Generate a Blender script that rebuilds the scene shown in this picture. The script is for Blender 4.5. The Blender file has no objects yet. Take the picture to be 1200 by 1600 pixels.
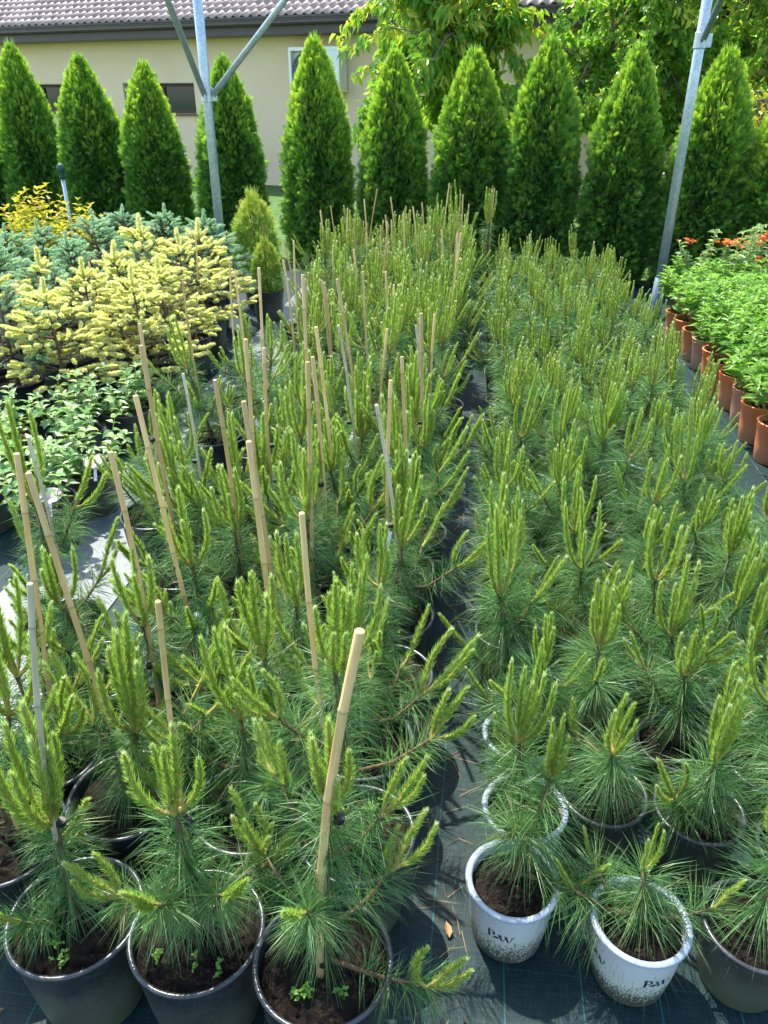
import bpy, math, random
import numpy as np
from mathutils import Vector, Matrix, Euler

random.seed(5)
C = bpy.context.scene.collection
SC = bpy.context.scene
R = math.radians

# ------------------------------------------------------------------ camera, light, exposure
CAM_H = 1.55
PITCH = R(28.7)
ROW = R(7.25)                     # the plant rows run 7 degrees to the side of the camera axis
cd = bpy.data.cameras.new('camera')
cam = bpy.data.objects.new('camera', cd)
C.objects.link(cam)
cam.location = (0, 0, CAM_H)
cam.rotation_euler = (math.pi / 2 - PITCH, 0, 0)
cd.sensor_fit = 'VERTICAL'
cd.sensor_height = 36
cd.lens = 27
cd.clip_start = 0.02
cd.clip_end = 500
SC.camera = cam

SUN_EL, SUN_AZ = R(60), R(-30)    # ahead of the camera and to its left
w = bpy.data.worlds.new('World')
SC.world = w
w.use_nodes = True
wn = w.node_tree
bg = wn.nodes['Background']
sky = wn.nodes.new('ShaderNodeTexSky')
sky.sky_type = 'NISHITA'
sky.sun_disc = False
sky.sun_elevation = SUN_EL
sky.sun_rotation = SUN_AZ
sky.air_density = 1.0
sky.dust_density = 1.5
wn.links.new(sky.outputs[0], bg.inputs[0])
bg.inputs[1].default_value = 0.15
sl = bpy.data.lights.new('sun', 'SUN')
sl.energy = 3.0
sl.angle = R(0.55)
sl.color = (1.0, 0.955, 0.87)
sun = bpy.data.objects.new('sun', sl)
C.objects.link(sun)
S = Vector((math.sin(SUN_AZ) * math.cos(SUN_EL), math.cos(SUN_AZ) * math.cos(SUN_EL), math.sin(SUN_EL)))
sun.rotation_euler = (-S).to_track_quat('-Z', 'Y').to_euler()
sun.location = S * 30
SC.view_settings.view_transform = 'Standard'
SC.view_settings.look = 'None'
SC.view_settings.gamma = 1
SC.view_settings.use_curve_mapping = False
SC.view_settings.exposure = 1.85
SC.render.engine = 'CYCLES'
SC.cycles.max_bounces = 8
SC.cycles.diffuse_bounces = 4
SC.cycles.transmission_bounces = 4
SC.cycles.use_denoising = True

COS, SIN = math.cos(ROW), math.sin(ROW)
def W(u, v, z=0.0):
    """A point given across (u) and along (v) the plant rows."""
    return (u * COS + v * SIN, -u * SIN + v * COS, z)

def in_view(x, y, z, m=90):
    dy, dz = y, z - CAM_H
    t = dy * math.cos(PITCH) - dz * math.sin(PITCH)
    if t < 0.1: return False
    return -m < 600 + 1200 * x / t < 1200 + m

# ------------------------------------------------------------------ mesh helpers
class MB:
    def __init__(s):
        s.v = []; s.tn = []; s.f = []; s.n = 0
    def add(s, verts, faces, tone=0.5, mat=0):
        verts = np.asarray(verts, dtype=np.float64).reshape(-1, 3)
        s.v.append(verts)
        s.tn.append(np.broadcast_to(np.asarray(tone, dtype=np.float64), (len(verts),)).copy())
        if isinstance(faces, np.ndarray): faces = [faces]
        byk = {}
        for f in faces:
            if isinstance(f, np.ndarray):
                s.f.append((f.astype(np.int64) + s.n, mat))
            else:
                byk.setdefault(len(f), []).append(f)
        for k, ff in byk.items():
            s.f.append((np.array(ff, dtype=np.int64) + s.n, mat))
        s.n += len(verts)
    def join(s, o, M=None, tone_add=0.0):
        """Add another builder's geometry, moved by matrix M."""
        v = np.concatenate(o.v); t = np.concatenate(o.tn)
        if M is not None:
            m = np.array(M); v = v @ m[:3, :3].T + m[:3, 3]
        s.v.append(v); s.tn.append(t + tone_add)
        for f, mt in o.f: s.f.append((f + s.n, mt))
        s.n += len(v)
    def mesh(s, name, mats, smooth=False):
        me = bpy.data.meshes.new(name)
        v = np.concatenate(s.v)
        me.vertices.add(len(v)); me.vertices.foreach_set('co', v.ravel())
        nl = sum(f.size for f, _ in s.f); nf = sum(len(f) for f, _ in s.f)
        me.loops.add(nl); me.polygons.add(nf)
        me.loops.foreach_set('vertex_index', np.concatenate([f.ravel() for f, _ in s.f]).astype(np.int32))
        tot = np.concatenate([np.full(len(f), f.shape[1]) for f, _ in s.f])
        st = np.concatenate([[0], np.cumsum(tot)[:-1]]).astype(np.int32)
        me.polygons.foreach_set('loop_start', st)
        me.polygons.foreach_set('material_index', np.concatenate([np.full(len(f), m) for f, m in s.f]).astype(np.int32))
        me.polygons.foreach_set('use_smooth', np.full(nf, smooth))
        a = me.attributes.new('tone', 'FLOAT', 'POINT')
        a.data.foreach_set('value', np.concatenate(s.tn).astype(np.float32))
        for m in (mats if isinstance(mats, (list, tuple)) else [mats]): me.materials.append(m)
        me.update(calc_edges=True)
        return me

def norm(a):
    return a / np.maximum(np.linalg.norm(a, axis=-1, keepdims=True), 1e-9)

def strips(mb, P, D, L, Wd, droop, tone, rng, mat=0):
    """Needles: a tapered two-piece strip each, bent down by droop."""
    n = len(P)
    side = norm(np.cross(D, rng.normal(size=(n, 3))))
    L = L[:, None]; dr = np.zeros((n, 3)); dr[:, 2] = -1
    mid = P + D * L * 0.55 + dr * (droop * 0.30)[:, None] * L
    tip = P + D * L + dr * droop[:, None] * L
    h = (Wd / 2)[:, None]
    v = np.stack([P - side * h, P + side * h, mid + side * h * 0.9, mid - side * h * 0.9, tip], axis=1).reshape(-1, 3)
    b = np.arange(n)[:, None] * 5
    mb.add(v, [b + np.array([[0, 1, 2, 3]]), b + np.array([[3, 2, 4]])], np.repeat(tone, 5), mat)

def along(pts, s):
    """Positions and tangents at fractions s of a polyline."""
    pts = np.asarray(pts, float)
    seg = np.diff(pts, axis=0); ln = np.linalg.norm(seg, axis=1); cum = np.concatenate([[0], np.cumsum(ln)])
    d = np.asarray(s) * cum[-1]
    i = np.clip(np.searchsorted(cum, d, side='right') - 1, 0, len(seg) - 1)
    t = (d - cum[i]) / np.maximum(ln[i], 1e-9)
    return pts[i] + seg[i] * t[:, None], norm(seg[i])

def around(T, ang, phi):
    """Directions at angle ang from tangents T."""
    ref = np.where(np.abs(T[:, 2:3]) > 0.9, np.array([[1.0, 0, 0]]), np.array([[0, 0, 1.0]]))
    a = norm(np.cross(T, ref)); b = np.cross(T, a)
    return T * np.cos(ang)[:, None] + (a * np.cos(phi)[:, None] + b * np.sin(phi)[:, None]) * np.sin(ang)[:, None]

def tube(mb, pts, rad, k=6, tone=0.5, mat=0, cap=True):
    pts = np.asarray(pts, float); n = len(pts)
    rad = np.broadcast_to(np.asarray(rad, float), (n,))
    T = np.gradient(pts, axis=0) if n > 2 else np.repeat(pts[1:] - pts[:1], 2, 0)
    T = norm(T)
    ref = np.array([1.0, 0, 0]) if abs(T[0][2]) > 0.8 else np.array([0, 0, 1.0])
    vs = []
    for i in range(n):
        a = norm(np.cross(T[i], ref)); b = np.cross(T[i], a)
        th = np.arange(k) * 2 * math.pi / k
        vs.append(pts[i] + rad[i] * (np.cos(th)[:, None] * a + np.sin(th)[:, None] * b))
    fs = [[i * k + j, i * k + (j + 1) % k, (i + 1) * k + (j + 1) % k, (i + 1) * k + j] for i in range(n - 1) for j in range(k)]
    if cap:
        fs += [list(range(k))[::-1], [(n - 1) * k + j for j in range(k)]]
    tn = np.repeat(np.broadcast_to(np.asarray(tone, float), (n,)), k)
    mb.add(np.concatenate(vs), fs, tn, mat)

def lathe(mb, prof, k=40, tone=0.5, mat=0):
    th = np.arange(k) * 2 * math.pi / k
    vs = np.concatenate([np.stack([r * np.cos(th), r * np.sin(th), np.full(k, z)], 1) for r, z in prof])
    fs = [[i * k + j, i * k + (j + 1) % k, (i + 1) * k + (j + 1) % k, (i + 1) * k + j] for i in range(len(prof) - 1) for j in range(k)]
    mb.add(vs, fs, tone, mat)

def box(mb, x0, x1, y0, y1, z0, z1, mat=0, tone=0.5):
    v = [(x, y, z) for z in (z0, z1) for y in (y0, y1) for x in (x0, x1)]
    mb.add(v, [[0, 2, 3, 1], [4, 5, 7, 6], [0, 1, 5, 4], [2, 6, 7, 3], [0, 4, 6, 2], [1, 3, 7, 5]], tone, mat)

def leaf_geo(L, Wd, fold=0.25, curl=0.15):
    """One leaf along +X: verts and faces, with a folded midrib and a drooping tip."""
    v = np.array([(0, 0, 0), (L * .28, Wd * .42, fold * Wd * .4), (L * .62, Wd * .38, fold * Wd * .35 - curl * L * .3), (L, 0, -curl * L),
                  (L * .62, -Wd * .38, fold * Wd * .35 - curl * L * .3), (L * .28, -Wd * .42, fold * Wd * .4), (L * .45, 0, -curl * L * .08)])
    f = [[0, 6, 1], [1, 6, 2], [2, 6, 3], [3, 6, 4], [4, 6, 5], [5, 6, 0]]
    return v, np.array(f)

def leaves(mb, P, D, L, Wd, tone, rng, mat=0, roll=0.5, fold=0.3, curl=0.2):
    """Many leaves: base P, direction D (tip), face turned upward with some roll."""
    v, f = leaf_geo(1.0, 1.0, fold, curl)
    n = len(P)
    up = np.zeros((n, 3)); up[:, 2] = 1
    up = up + rng.normal(size=(n, 3)) * roll
    y = norm(np.cross(up, D)); z = np.cross(D, y)
    vv = (P[:, None, :] + v[None, :, 0:1] * (D * L[:, None])[:, None, :] + v[None, :, 1:2] * (y * Wd[:, None])[:, None, :]
          + v[None, :, 2:3] * (z * L[:, None])[:, None, :])
    fa = (np.arange(n)[:, None, None] * 7 + f[None]).reshape(-1, 3)
    mb.add(vv.reshape(-1, 3), fa, np.repeat(tone, 7), mat)

def setp(o, label=None, cat=None, group=None, kind=None):
    if label: o['label'] = label
    if cat: o['category'] = cat
    if group: o['group'] = group
    if kind: o['kind'] = kind
    return o

def obj(name, me, parent=None, M=None, kind=None, label=None):
    o = bpy.data.objects.new(name, me); C.objects.link(o)
    if parent: o.parent = parent
    if M is not None: o.matrix_local = M
    if kind: o['kind'] = kind
    if label: o['label'] = label
    return o

def empty(name, loc, rz=0.0):
    o = bpy.data.objects.new(name, None); C.objects.link(o)
    o.location = loc; o.rotation_euler = (0, 0, rz); o.empty_display_size = 0.05
    return o

# a node of a plant kind: (name, mesh, matrix, kind, [sub-nodes])
def N(name, me, M=None, kind=None, kids=()):
    return (name, me, M, kind, list(kids))

def place(nodes, parent, M=None):
    for name, me, m, kind, kids in nodes:
        mm = m if m is not None else Matrix()
        o = obj(name, me, parent, (M @ mm) if M is not None else (m if m is not None else None), kind)
        if kids: place(kids, o)

# ------------------------------------------------------------------ materials
def newmat(name):
    m = bpy.data.materials.new(name); m.use_nodes = True
    nt = m.node_tree
    return m, nt, nt.nodes['Principled BSDF'], nt.nodes['Material Output']

def ramp(nt, fac, stops):
    r = nt.nodes.new('ShaderNodeValToRGB')
    e = r.color_ramp.elements
    while len(e) < len(stops): e.new(0.5)
    for i, (p, c) in enumerate(stops):
        e[i].position = p; e[i].color = (*c, 1)
    nt.links.new(fac, r.inputs[0])
    return r.outputs[0]

def noise(nt, scale, detail=4, rough=0.55, vec=None, out=0):
    n = nt.nodes.new('ShaderNodeTexNoise')
    n.inputs['Scale'].default_value = scale; n.inputs['Detail'].default_value = detail; n.inputs['Roughness'].default_value = rough
    if vec is not None: nt.links.new(vec, n.inputs['Vector'])
    return n.outputs[out]

def mixc(nt, fac, a, b, mode='MIX'):
    m = nt.nodes.new('ShaderNodeMix'); m.data_type = 'RGBA'; m.blend_type = mode
    for sock, val in ((m.inputs[0], fac), (m.inputs[6], a), (m.inputs[7], b)):
        if isinstance(val, (int, float)): sock.default_value = val
        elif isinstance(val, tuple): sock.default_value = (*val, 1)
        else: nt.links.new(val, sock)
    return m.outputs[2]

def math_n(nt, op, a, b=None, clamp=False):
    m = nt.nodes.new('ShaderNodeMath'); m.operation = op; m.use_clamp = clamp
    for s, val in ((m.inputs[0], a), (m.inputs[1], b)):
        if val is None: continue
        if isinstance(val, (int, float)): s.default_value = val
        else: nt.links.new(val, s)
    return m.outputs[0]

def coord(nt, which='Object'):
    return nt.nodes.new('ShaderNodeTexCoord').outputs[which]

def bump(nt, bsdf, h, strength, dist):
    b = nt.nodes.new('ShaderNodeBump'); b.inputs['Strength'].default_value = strength; b.inputs['Distance'].default_value = dist
    nt.links.new(h, b.inputs['Height']); nt.links.new(b.outputs[0], bsdf.inputs['Normal'])

def foliage(name, stops, rough=0.45, trans=0.35, spec=0.4, objvar=0.12, tcol=(1.15, 1.2, 0.7)):
    m, nt, p, out = newmat(name)
    at = nt.nodes.new('ShaderNodeAttribute'); at.attribute_name = 'tone'
    oi = nt.nodes.new('ShaderNodeObjectInfo')
    f = math_n(nt, 'ADD', at.outputs['Fac'], math_n(nt, 'MULTIPLY', math_n(nt, 'SUBTRACT', oi.outputs['Random'], 0.5), objvar * 2), True)
    c = ramp(nt, f, stops)
    nt.links.new(c, p.inputs['Base Color'])
    p.inputs['Roughness'].default_value = rough
    p.inputs['Specular IOR Level'].default_value = spec
    t = nt.nodes.new('ShaderNodeBsdfTranslucent')
    nt.links.new(mixc(nt, 1.0, c, tcol, 'MULTIPLY'), t.inputs['Color'])
    mx = nt.nodes.new('ShaderNodeMixShader'); mx.inputs[0].default_value = trans
    nt.links.new(p.outputs[0], mx.inputs[1]); nt.links.new(t.outputs[0], mx.inputs[2])
    nt.links.new(mx.outputs[0], out.inputs['Surface'])
    return m

M_NEEDLE = foliage('old pine needles', [(0, (.045, .105, .035)), (.45, (.10, .225, .07)), (.85, (.20, .35, .115)), (.97, (.28, .37, .15)), (1, (.34, .22, .09))], .40, .42, .45)
M_SHOOT = foliage('new pine needles', [(0, (.17, .29, .04)), (.45, (.31, .46, .085)), (.75, (.41, .55, .15)), (.9, (.50, .61, .27)), (1, (.66, .71, .48))], .5, .42, .3)
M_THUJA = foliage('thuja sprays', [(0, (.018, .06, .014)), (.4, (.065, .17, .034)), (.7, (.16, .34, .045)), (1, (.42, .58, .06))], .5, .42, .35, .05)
M_GOLD = foliage('golden spruce shoots', [(0, (.62, .64, .20)), (.5, (.80, .78, .38)), (1, (.88, .85, .55))], .55, .42, .3, .25)
M_SPR = foliage('spruce needles', [(0, (.03, .075, .04)), (.5, (.07, .15, .08)), (1, (.16, .26, .11))], .45, .2, .4)
M_BLUE = foliage('blue spruce shoots', [(0, (.26, .44, .26)), (.5, (.42, .60, .40)), (1, (.58, .72, .50))], .5, .2, .3, .2)
M_SHRUB = foliage('bright shrub leaves', [(0, (.075, .21, .03)), (.5, (.16, .34, .055)), (1, (.30, .48, .10))], .4, .45, .4)
M_HYDR = foliage('pale shrub leaves', [(0, (.10, .23, .07)), (.5, (.21, .38, .13)), (1, (.38, .50, .22))], .4, .35, .45)
M_TREE = foliage('tree leaves', [(0, (.08, .21, .025)), (.5, (.17, .36, .04)), (.85, (.32, .50, .06)), (1, (.55, .55, .07))], .3, .5, .5)
M_YEL = foliage('yellow shrub leaves', [(0, (.20, .28, .02)), (.5, (.45, .42, .03)), (.9, (.60, .48, .05)), (1, (.55, .28, .06))], .45, .4, .35)
M_LIME = foliage('lime shrub leaves', [(0, (.14, .28, .015)), (.5, (.26, .44, .02)), (1, (.40, .52, .05))], .45, .4, .35)
M_CYP = foliage('golden cypress sprays', [(0, (.10, .22, .03)), (.5, (.24, .38, .06)), (1, (.50, .54, .10))], .5, .3, .3)
M_WEED = foliage('weed leaves', [(0, (.10, .25, .03)), (1, (.22, .40, .06))], .45, .4, .35)
M_FLOWER = foliage('orange petals', [(0, (.55, .08, .03)), (.6, (.72, .16, .05)), (1, (.75, .30, .12))], .5, .4, .2)

def simple(name, col, rough=.6, spec=.3, metal=0, var=0.0, scale=20, bmp=0.0):
    m, nt, p, out = newmat(name)
    p.inputs['Roughness'].default_value = rough; p.inputs['Specular IOR Level'].default_value = spec; p.inputs['Metallic'].default_value = metal
    if var:
        n = noise(nt, scale, 5, .6, coord(nt))
        lo = tuple(c * (1 - var) for c in col); hi = tuple(min(1, c * (1 + var)) for c in col)
        nt.links.new(ramp(nt, n, [(.3, lo), (.7, hi)]), p.inputs['Base Color'])
        if bmp: bump(nt, p, n, bmp, .004)
    else:
        p.inputs['Base Color'].default_value = (*col, 1)
    return m

M_BARK = simple('pine bark', (.13, .085, .045), .85, .2, 0, .5, 60, .5)
M_SHBARK = simple('green shoot bark', (.30, .27, .06), .7, .2, 0, .3, 80)
M_TBARK = simple('tree bark', (.16, .12, .08), .9, .2, 0, .4, 30, .5)
M_TIE = simple('plant tie', (.008, .012, .01), .5, .4)
M_WHITE = simple('white tag', (.75, .78, .78), .4, .4)

def bamboo(name, a, b, c):
    m, nt, p, out = newmat(name)
    mp = nt.nodes.new('ShaderNodeMapping'); mp.inputs['Scale'].default_value = (60, 60, 5)
    nt.links.new(coord(nt), mp.inputs[0])
    oi = nt.nodes.new('ShaderNodeObjectInfo')
    n = noise(nt, 2.0, 5, .6, mp.outputs[0])
    col = ramp(nt, n, [(.25, a), (.55, b), (.8, c)])
    at = nt.nodes.new('ShaderNodeAttribute'); at.attribute_name = 'tone'
    col = mixc(nt, math_n(nt, 'MULTIPLY', at.outputs['Fac'], .6), col, (.12, .085, .045))
    hs = nt.nodes.new('ShaderNodeHueSaturation')
    nt.links.new(col, hs.inputs['Color'])
    nt.links.new(math_n(nt, 'ADD', math_n(nt, 'MULTIPLY', oi.outputs['Random'], .5), .75), hs.inputs['Value'])
    nt.links.new(hs.outputs[0], p.inputs['Base Color'])
    p.inputs['Roughness'].default_value = .45
    bump(nt, p, n, .3, .001)
    return m
M_TAN = bamboo('tan bamboo', (.52, .31, .11), (.66, .44, .18), (.74, .55, .28))
M_GREY = bamboo('weathered bamboo', (.40, .34, .24), (.56, .48, .34), (.66, .58, .44))

def plastic_pot(name, base, dust, dust_hi, h, moss, rough=.42):
    """Nursery pot plastic: dusty, with soil splash and algae low on the wall."""
    m, nt, p, out = newmat(name)
    co = coord(nt)
    sx = nt.nodes.new('ShaderNodeSeparateXYZ'); nt.links.new(co, sx.inputs[0])
    low = math_n(nt, 'SUBTRACT', 1.0, math_n(nt, 'DIVIDE', sx.outputs[2], h), True)
    oi = nt.nodes.new('ShaderNodeObjectInfo')
    off = nt.nodes.new('ShaderNodeVectorMath'); off.operation = 'ADD'
    nt.links.new(co, off.inputs[0]); nt.links.new(oi.outputs['Random'], off.inputs[1])
    n1 = noise(nt, 14, 5, .65, off.outputs[0]); n2 = noise(nt, 220, 3, .6, off.outputs[0])
    d = math_n(nt, 'MULTIPLY', math_n(nt, 'ADD', math_n(nt, 'MULTIPLY', n1, .9), math_n(nt, 'MULTIPLY', low, .75)), math_n(nt, 'ADD', n2, .35))
    c = mixc(nt, ramp(nt, d, [(.42, (0, 0, 0)), (.85, (dust_hi,) * 3)]), base, dust)
    g = math_n(nt, 'MULTIPLY', math_n(nt, 'POWER', low, 2.0), math_n(nt, 'MULTIPLY', n1, 1.5), True)
    c = mixc(nt, math_n(nt, 'MULTIPLY', g, moss), c, (.07, .10, .03))
    nt.links.new(c, p.inputs['Base Color'])
    p.inputs['Roughness'].default_value = rough
    bump(nt, p, n2, .08, .002)
    return m
M_BLACK = plastic_pot('black plastic', (.014, .018, .022), (.085, .09, .075), .8, .24, .7)
M_RIM = simple('black plastic rim', (.035, .04, .045), .3, .5, 0, .4, 30)
M_TERRA = plastic_pot('terracotta plastic', (.72, .20, .06), (.60, .30, .17), .8, .2, .1, .5)
M_TERRA2 = plastic_pot('faded terracotta plastic', (.54, .25, .16), (.56, .34, .25), .8, .2, .1, .55)

def white_pot():
    m, nt, p, out = newmat('white pot plastic')
    co = coord(nt)
    sx = nt.nodes.new('ShaderNodeSeparateXYZ'); nt.links.new(co, sx.inputs[0])
    low = math_n(nt, 'SUBTRACT', 1.0, math_n(nt, 'DIVIDE', sx.outputs[2], .17), True)
    oi = nt.nodes.new('ShaderNodeObjectInfo')
    off = nt.nodes.new('ShaderNodeVectorMath'); off.operation = 'ADD'
    nt.links.new(co, off.inputs[0]); nt.links.new(oi.outputs['Random'], off.inputs[1])
    n1 = noise(nt, 12, 4, .6, off.outputs[0]); n2 = noise(nt, 260, 3, .7, off.outputs[0]); n3 = noise(nt, 25, 3, .5, off.outputs[0])
    thr = math_n(nt, 'ADD', math_n(nt, 'MULTIPLY', low, 1.05), math_n(nt, 'MULTIPLY', math_n(nt, 'SUBTRACT', n1, .5), .75))
    spk = math_n(nt, 'ADD', thr, math_n(nt, 'MULTIPLY', math_n(nt, 'SUBTRACT', n2, .5), 1.9))
    c = mixc(nt, ramp(nt, thr, [(.28, (0, 0, 0)), (.6, (.55,) * 3)]), (.62, .62, .61), mixc(nt, n3, (.62, .62, .50), (.42, .48, .22)))
    c = mixc(nt, ramp(nt, spk, [(.66, (0, 0, 0)), (.78, (.92,) * 3)]), c, (.03, .035, .02))
    nt.links.new(c, p.inputs['Base Color'])
    p.inputs['Roughness'].default_value = .35
    bump(nt, p, spk, .15, .002)
    return m
M_WPOT = white_pot()
M_WRIM = simple('pale blue pot rim', (.27, .32, .38), .35, .4, 0, .1, 30)
M_INK = simple('dark print', (.012, .022, .05), .4, .4)
M_INKG = simple('green print', (.02, .06, .04), .4, .4)

def soil_mat(name, a, b, c):
    m, nt, p, out = newmat(name)
    co = coord(nt)
    n = noise(nt, 90, 6, .7, co); n2 = noise(nt, 18, 3, .6, co)
    at = nt.nodes.new('ShaderNodeAttribute'); at.attribute_name = 'tone'
    f = math_n(nt, 'ADD', math_n(nt, 'MULTIPLY', n, .7), math_n(nt, 'ADD', math_n(nt, 'MULTIPLY', n2, .3), math_n(nt, 'MULTIPLY', math_n(nt, 'SUBTRACT', at.outputs['Fac'], .5), .5)))
    nt.links.new(ramp(nt, f, [(.35, a), (.6, b), (.85, c)]), p.inputs['Base Color'])
    p.inputs['Roughness'].default_value = .95; p.inputs['Specular IOR Level'].default_value = .15
    bump(nt, p, n, .9, .006)
    return m
M_SOIL = soil_mat('potting soil', (.007, .0055, .0045), (.020, .014, .010), (.085, .06, .04))
M_SOIL2 = soil_mat('dry bark soil', (.05, .032, .02), (.13, .085, .055), (.30, .20, .13))

def fabric_mat():
    """Woven ground cover: fine weave, blue green marker threads every 15 cm, dust."""
    m, nt, p, out = newmat('woven ground cover')
    co = coord(nt)
    sx = nt.nodes.new('ShaderNodeSeparateXYZ'); nt.links.new(co, sx.inputs[0])
    def lines(axis, period, offset, width):
        f = math_n(nt, 'PINGPONG', math_n(nt, 'ADD', axis, offset), period / 2)
        return math_n(nt, 'LESS_THAN', f, width)
    wob = math_n(nt, 'MULTIPLY', math_n(nt, 'SUBTRACT', noise(nt, 3, 2, .5, co), .5), .01)
    ux = math_n(nt, 'ADD', sx.outputs[0], wob); vy = math_n(nt, 'ADD', sx.outputs[1], wob)
    l1 = lines(ux, .15, 40.0 + .075, .0016); l2 = lines(vy, .17, 40.03, .0011)
    mp = nt.nodes.new('ShaderNodeMapping'); mp.inputs['Scale'].default_value = (420, 26, 1); nt.links.new(co, mp.inputs[0])
    weave = noise(nt, 1.0, 2, .5, mp.outputs[0])
    mp2 = nt.nodes.new('ShaderNodeMapping'); mp2.inputs['Scale'].default_value = (20, 300, 1); nt.links.new(co, mp2.inputs[0])
    weave2 = noise(nt, 1.0, 2, .5, mp2.outputs[0])
    wv = math_n(nt, 'MULTIPLY', math_n(nt, 'ADD', weave, weave2), .5)
    base = ramp(nt, wv, [(.32, (.002, .011, .012)), (.5, (.006, .023, .024)), (.68, (.018, .046, .046))])
    dust = noise(nt, 2.2, 6, .65, co)
    fine = noise(nt, 55, 5, .7, co)
    dd = math_n(nt, 'MULTIPLY', ramp(nt, dust, [(.42, (0, 0, 0)), (.72, (1, 1, 1))]), fine)
    base = mixc(nt, math_n(nt, 'MULTIPLY', dd, .22), base, (.045, .05, .04))
    base = mixc(nt, math_n(nt, 'MULTIPLY', l1, .55), base, (.015, .12, .12))
    base = mixc(nt, math_n(nt, 'MULTIPLY', l2, .35), base, (.02, .09, .09))
    nt.links.new(base, p.inputs['Base Color'])
    p.inputs['Roughness'].default_value = .6
    p.inputs['Specular IOR Level'].default_value = .2
    h = math_n(nt, 'ADD', math_n(nt, 'MULTIPLY', wv, .15), math_n(nt, 'MULTIPLY', noise(nt, 5, 3, .5, co), 1.0))
    bump(nt, p, h, .35, .02)
    return m
M_FABRIC = fabric_mat()

def path_sheen_mat():
    """Ground cover strip between the beds, its sunlit sheen painted in as pale silver."""
    m, nt, p, out = newmat('ground cover with painted sheen')
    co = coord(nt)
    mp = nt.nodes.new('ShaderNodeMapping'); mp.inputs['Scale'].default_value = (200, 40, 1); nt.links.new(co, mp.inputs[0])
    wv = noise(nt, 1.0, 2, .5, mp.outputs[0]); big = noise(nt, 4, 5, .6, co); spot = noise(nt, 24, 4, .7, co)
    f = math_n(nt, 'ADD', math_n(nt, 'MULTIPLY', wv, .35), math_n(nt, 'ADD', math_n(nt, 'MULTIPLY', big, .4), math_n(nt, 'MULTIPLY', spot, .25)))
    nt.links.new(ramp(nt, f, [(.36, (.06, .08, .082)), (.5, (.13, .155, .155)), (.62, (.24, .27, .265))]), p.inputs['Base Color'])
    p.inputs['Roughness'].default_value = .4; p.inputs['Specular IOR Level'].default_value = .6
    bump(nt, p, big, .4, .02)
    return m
M_PATH_SHEEN = path_sheen_mat()
M_LAWN = simple('short lawn', (.06, .12, .025), .9, .2, 0, .5, 8, .6)

def stucco():
    m, nt, p, out = newmat('beige render')
    co = coord(nt)
    n = noise(nt, 160, 4, .6, co); b = noise(nt, .8, 5, .6, co)
    nt.links.new(ramp(nt, math_n(nt, 'ADD', math_n(nt, 'MULTIPLY', n, .25), math_n(nt, 'MULTIPLY', b, .75)), [(.3, (.76, .55, .35)), (.7, (.86, .65, .44))]), p.inputs['Base Color'])
    p.inputs['Roughness'].default_value = .9; bump(nt, p, n, .5, .004)
    return m
M_STUCCO = stucco()
def tile_mat():
    m, nt, p, out = newmat('glazed roof tile')
    oi = nt.nodes.new('ShaderNodeObjectInfo')
    f = math_n(nt, 'ADD', math_n(nt, 'MULTIPLY', noise(nt, 9, 5, .6, coord(nt)), .6), math_n(nt, 'MULTIPLY', oi.outputs['Random'], .4))
    nt.links.new(ramp(nt, f, [(.25, (.28, .19, .15)), (.55, (.40, .295, .24)), (.8, (.52, .40, .335))]), p.inputs['Base Color'])
    p.inputs['Roughness'].default_value = .36; p.inputs['Specular IOR Level'].default_value = .5
    return m
M_TILE = tile_mat()
M_DARK = simple('dark brown metal', (.075, .055, .055), .42, .5, 0, .15, 6)
M_FRAME = simple('window frame brown', (.07, .035, .02), .5, .4, 0, .2, 30)
M_REVEAL = simple('pale reveal', (.62, .56, .46), .9, .2, 0, .1, 20)
M_SILL = simple('brown sill', (.13, .075, .05), .5, .4, 0, .2, 20)
M_AC = simple('white enamel', (.86, .84, .78), .4, .4, 0, .04, 6)
M_ACG = simple('grey grille', (.33, .35, .36), .5, .4)
M_ACD = simple('dark fan well', (.12, .13, .135), .6, .3)
def glass_mat():
    m, nt, p, out = newmat('window glass')
    p.inputs['Base Color'].default_value = (.015, .03, .03, 1); p.inputs['Roughness'].default_value = .06; p.inputs['Specular IOR Level'].default_value = .8
    return m
M_GLASS = glass_mat()
def steel():
    m, nt, p, out = newmat('galvanised steel')
    co = coord(nt)
    v = nt.nodes.new('ShaderNodeTexVoronoi'); v.inputs['Scale'].default_value = 60; nt.links.new(co, v.inputs['Vector'])
    n = noise(nt, 12, 5, .6, co)
    f = math_n(nt, 'ADD', math_n(nt, 'MULTIPLY', v.outputs['Distance'], .5), math_n(nt, 'MULTIPLY', n, .6))
    nt.links.new(ramp(nt, f, [(.25, (.30, .37, .40)), (.7, (.50, .57, .59))]), p.inputs['Base Color'])
    p.inputs['Metallic'].default_value = .55; p.inputs['Roughness'].default_value = .42
    return m
M_STEEL = steel()
M_BLUEP = simple('blue grey plastic', (.12, .17, .26), .5, .4, 0, .2, 20)
def tag_mat():
    m, nt, p, out = newmat('printed plant tag')
    co = coord(nt, 'Object')
    n = noise(nt, 45, 3, .6, co)
    nt.links.new(ramp(nt, n, [(.45, (.76, .78, .80)), (.55, (.80, .50, .60)), (.68, (.72, .30, .45))]), p.inputs['Base Color'])
    p.inputs['Roughness'].default_value = .3
    return m
M_TAG = tag_mat()

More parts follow.
